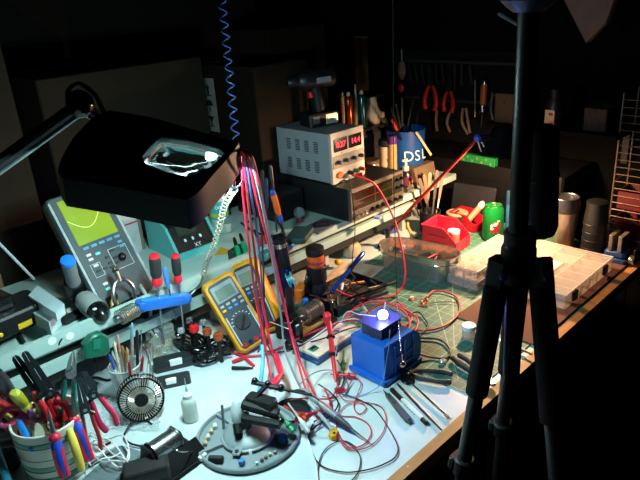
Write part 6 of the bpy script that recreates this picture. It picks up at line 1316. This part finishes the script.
# hanging cardboard panel, white tube
p = AY(373,60,1.62); t = thing('wall_box', 'dim pale carton high behind the spray cans', 'box', T(AY(378,90,1.85).x,1.85,AY(378,90,1.85).z)); B().b2(-.06,.06,0,.08,0,.24,.003).build('body', mat('6f5f54',.8), t); B().b2(-.05,-.03,-.001,0,.02,.04).build('mark', PRINT, t)
t = thing('caulk_tube', 'slim white tube standing in front of the dim pale carton', 'tube', T(AY(387,86,1.80).x,1.80,AY(387,88,1.80).z)); B().lathe([(.014,0),(.015,.003),(.015,.02)],seg=16).build('cap', mat('c8b8a4',.5), t); B().lathe([(.007,.02),(.007,.13),(.003,.16)],seg=12).build('tube_body', mat('b8a89c',.5), t)
t = thing('back_shelf', 'narrow dark shelf carrying the dim carton behind the cans', 'shelf', T(AY(378,90,1.85).x,1.80,AY(378,90,1.85).z-.012)); B().b2(-.16,.16,-.03,.16,0,.0115).build('board', mat('241f1c',.7), t)
for x in (-.15,.15): B().b2(x-.01,x+.01,.14,.16,-AY(378,90,1.85).z+.112,0).build('post', mat('241f1c',.7), t)
# top right: hanging paper cone, bottle with label, tan carton
t = thing('paper_bag', 'pale paper bag hanging point down high on the right', 'bag', T(AX(585,0,1.9)))
P = [AX(u,v,1.9)-AX(585,0,1.9) for u,v in ((558,-12),(586,43),(606,22),(618,-12))]
B().raw([tuple(p) for p in P]+[tuple(p+V((.03,0,0))) for p in P],[(0,1,2,3),(7,6,5,4),(0,4,5,1),(1,5,6,2),(2,6,7,3),(3,7,4,0)]).build('bag_body', mat('6a5651',.8), t, 0); B().rod(V((.02,-.02,.02)),V((.05,-.02,.6)),.002).build('hang_cord', RUBBER, t)
t = thing('upper_shelf', 'dark shelf high on the right wall carrying a bottle and cartons', 'shelf', T(1.98,.86,AX(555,128,1.93).z-.014)); B().b2(-.08,.155,-.18,.26,0,.0135).build('board', mat('0b0a08',.8,spec=.1), t)
for y in (-.15,.23): B().b2(.12,.155,y,y+.02,-.12,0).build('bracket', BLACK, t)
sz_ = AX(555,128,1.93).z; by = AX(553,128,1.93).y
t = thing('label_bottle', 'dark bottle with a white and red label on the upper right shelf', 'bottle', T(1.93,by,sz_)); B().lathe([(.024,0),(.027,.004),(.027,.075),(.020,.09),(.016,.105)],seg=24).build('bottle_body', mat('1c1816',.4), t)
B().b2(-.030,-.027,-.015,.017,.006,.062,.001).build('white_label', mat('c4ac9c',.6), t); B().b2(-.0312,-.030,-.010,.004,.045,.054).build('red_mark', mat('a01820',.5), t); B().b2(-.0312,-.030,-.012,-.002,.012,.024).build('red_mark', mat('a01820',.5), t); B().cyl(.017,.02,T(0,0,.103),18).build('cap', BLACK, t)
y_ = AX(508,110,1.95).y; t = thing('tan_carton', 'small tan carton on the upper right shelf behind the tripod column', 'box', T(1.96,y_-.0,sz_-.0)); B().b2(-.04,.04,-.035,.035,0,.10,.003).build('body', mat('4e3a26',.8), t); B().cyl(.003,.001,face(V((-.0405,.0,.07)),V((-1,0,0))),8).build('pin_hole', PRINT, t)
y_ = AX(596,118,1.95).y; t = thing('mesh_carton', 'brown mottled carton on the upper right shelf by the wire rack', 'box', T(1.97,y_,sz_)); B().b2(-.03,.05,-.035,.035,0,.07,.003).build('body', mat('3c2d25',.9,var=.5,scale=90), t)
cable('blue_coil_hang', ((0,0,0),(1,1,0)), .001, BLUEW, 'x'); o = bpy.data.objects['blue_coil_hang']; bpy.data.objects.remove(o)
top_, bot_ = AY(221,-10,1.15), AY(236,150,1.10)
pts = []; N_ = 20
for k in range(N_*8):
    f_ = k/(N_*8); p = AY(221+15*f_,-10+150*f_,1.15-.05*f_); a = 2*PI*k/8/1.0*.62; pts.append(p+V((.008*math.cos(a),.008*math.sin(a),0)))
tag(B().tube([p-pts[0] for p in pts],.0016,6).build('coiled_lead', mat('24487c',.4), M=T(pts[0])), 'blue coiled lead hanging down from above behind the magnifier lamp', 'cable')

# ------------------------------------------------------------ tripod in front of the bench
hub = AY(518,262,.38)
TM = mat('101113',.5,spec=.4); FOAM = mat('0b0b0c',.9,spec=.15); TUBEG = mat('2a2d30',.35,.5)
t = thing('tripod', 'tall black camera tripod standing in front of the bench with foam wrapped legs', 'tripod', T(V((hub.x,hub.y,-.76))))
o_ = V((hub.x,hub.y,-.76))
B().lathe([(.026,0),(.034,.006),(.034,.022),(.025,.030),(.024,.05),(.021,.056)], T(hub-o_+V((0,0,-.028))), 28).build('hub', TM, t)
legs = [((500,268),(462,472),-.30,.16,.94),((519,270),(503,420),-.24,.12,1),((537,270),(557,478),-.27,-.13,1)]
defs = [(153,13.5,(500,266),(462,472)),(33,13,(519,268),(503,420)),(273,13,(540,266),(557,477))]
for az,al,pa_,pb_ in defs:
    r_ = V((math.cos(math.radians(az)),math.sin(math.radians(az)),0))
    a0 = AY(pa_[0],pa_[1],hub.y+r_.y*.032)
    drop = .34; yb = a0.y+r_.y*drop*math.tan(math.radians(al)); b0 = AY(pb_[0],pb_[1],yb); d = (b0-a0).normalized()
    foot = a0+d*((-.755-a0.z)/d.z); Lg = (foot-a0).length
    P0 = a0-o_; f_ = lambda s_: P0+d*s_
    B().box(.030,.026,.045, axis(f_(-.012), f_(.03)), .004).build('leg_bracket', TM, t)
    lo_ = .217
    lg = B().rod(f_(.03), f_(lo_), .0172, .0172, 18).build('leg', FOAM, t, label='foam wrapped upper tripod leg')
    B().rod(f_(lo_), f_(.36), .0118, .0118, 16).build('leg_tube', TUBEG, lg)
    B().cyl(.0175,.035,axis(f_(.345),f_(.38)),18,.016,.003).build('leg_clamp', TM, lg); B().box(.012,.030,.024,axis(f_(.348),f_(.37)) @ T(.015,0,0),.003).build('clamp_lever', TM, lg)
    B().rod(f_(.37), f_(.78), .0095, seg=14).build('leg_tube', TUBEG, lg); B().cyl(.014,.03,axis(f_(.765),f_(.79)),16,.013,.002).build('leg_clamp', TM, lg)
    B().rod(f_(.78), f_(Lg-.02), .0075, seg=12).build('leg_tube', TUBEG, lg); B().lathe([(.009,0),(.014,.008),(.014,.018),(.006,.02)],axis(f_(Lg-.022),f_(Lg)),14).build('rubber_foot', RUBBER, lg)
    br = B().ball(.006,T(f_(.012)+V((-.012,-.014,.004)))).build('lock_button', mat('1c2ca8',.3) if az == 153 else TM, t)  # blue LED glint on the tripod, put into one button's colour
# column
ct = AY(529,8,.38); cb_ = hub
B().rod(cb_-o_+V((0,0,-.20)), ct-o_, .0130, seg=20).build('centre_column', mat('1a1c20',.4,.3), t)
B().lathe([(.020,0),(.022,.006),(.022,.030),(.017,.036)], axis(AY(519,252,.38)-o_, AY(521,228,.38)-o_), 24).build('column_collar', TM, t)
B().lathe([(.018,0),(.026,.006),(.034,.014),(.034,.020),(.022,.03)], axis(ct-o_+V((0,0,-.004)), ct-o_+V((0,0,.05))), 28).build('pan_base', mat('2a3448',.35,.3), t)
B().box(.07,.055,.06,T(ct-o_+V((0,0,.026))),.006).build('tilt_head', TM, t)
B().rod(ct-o_+V((0,.0,.02)), AY(486,-8,.40)-o_, .006).build('pan_handle', TM, t)
ah, bh = AY(528,28,.385)-o_, AY(500,12,.42)-o_; B().rod(ah, bh, .0045).build('tie_rod', mat('3a3c40',.4), t)
# black padded case strapped on the column
s0, s1 = AY(541,236,.40), AY(541,128,.40); hc_ = (s1-s0).length
t = thing('padded_case', 'black padded cylindrical case strapped to the tripod column', 'case', axis(s0, s1))
B().lathe([(.012,0),(.021,.006),(.025,.018),(.025,hc_-.01),(.020,hc_)],seg=28).build('case_body', mat('0a0a0b',.75,spec=.2), t); B().ring(.0252,.0016,T(0,0,hc_*.58) @ RX(.05),28,6).build('strap', BLACK, t)
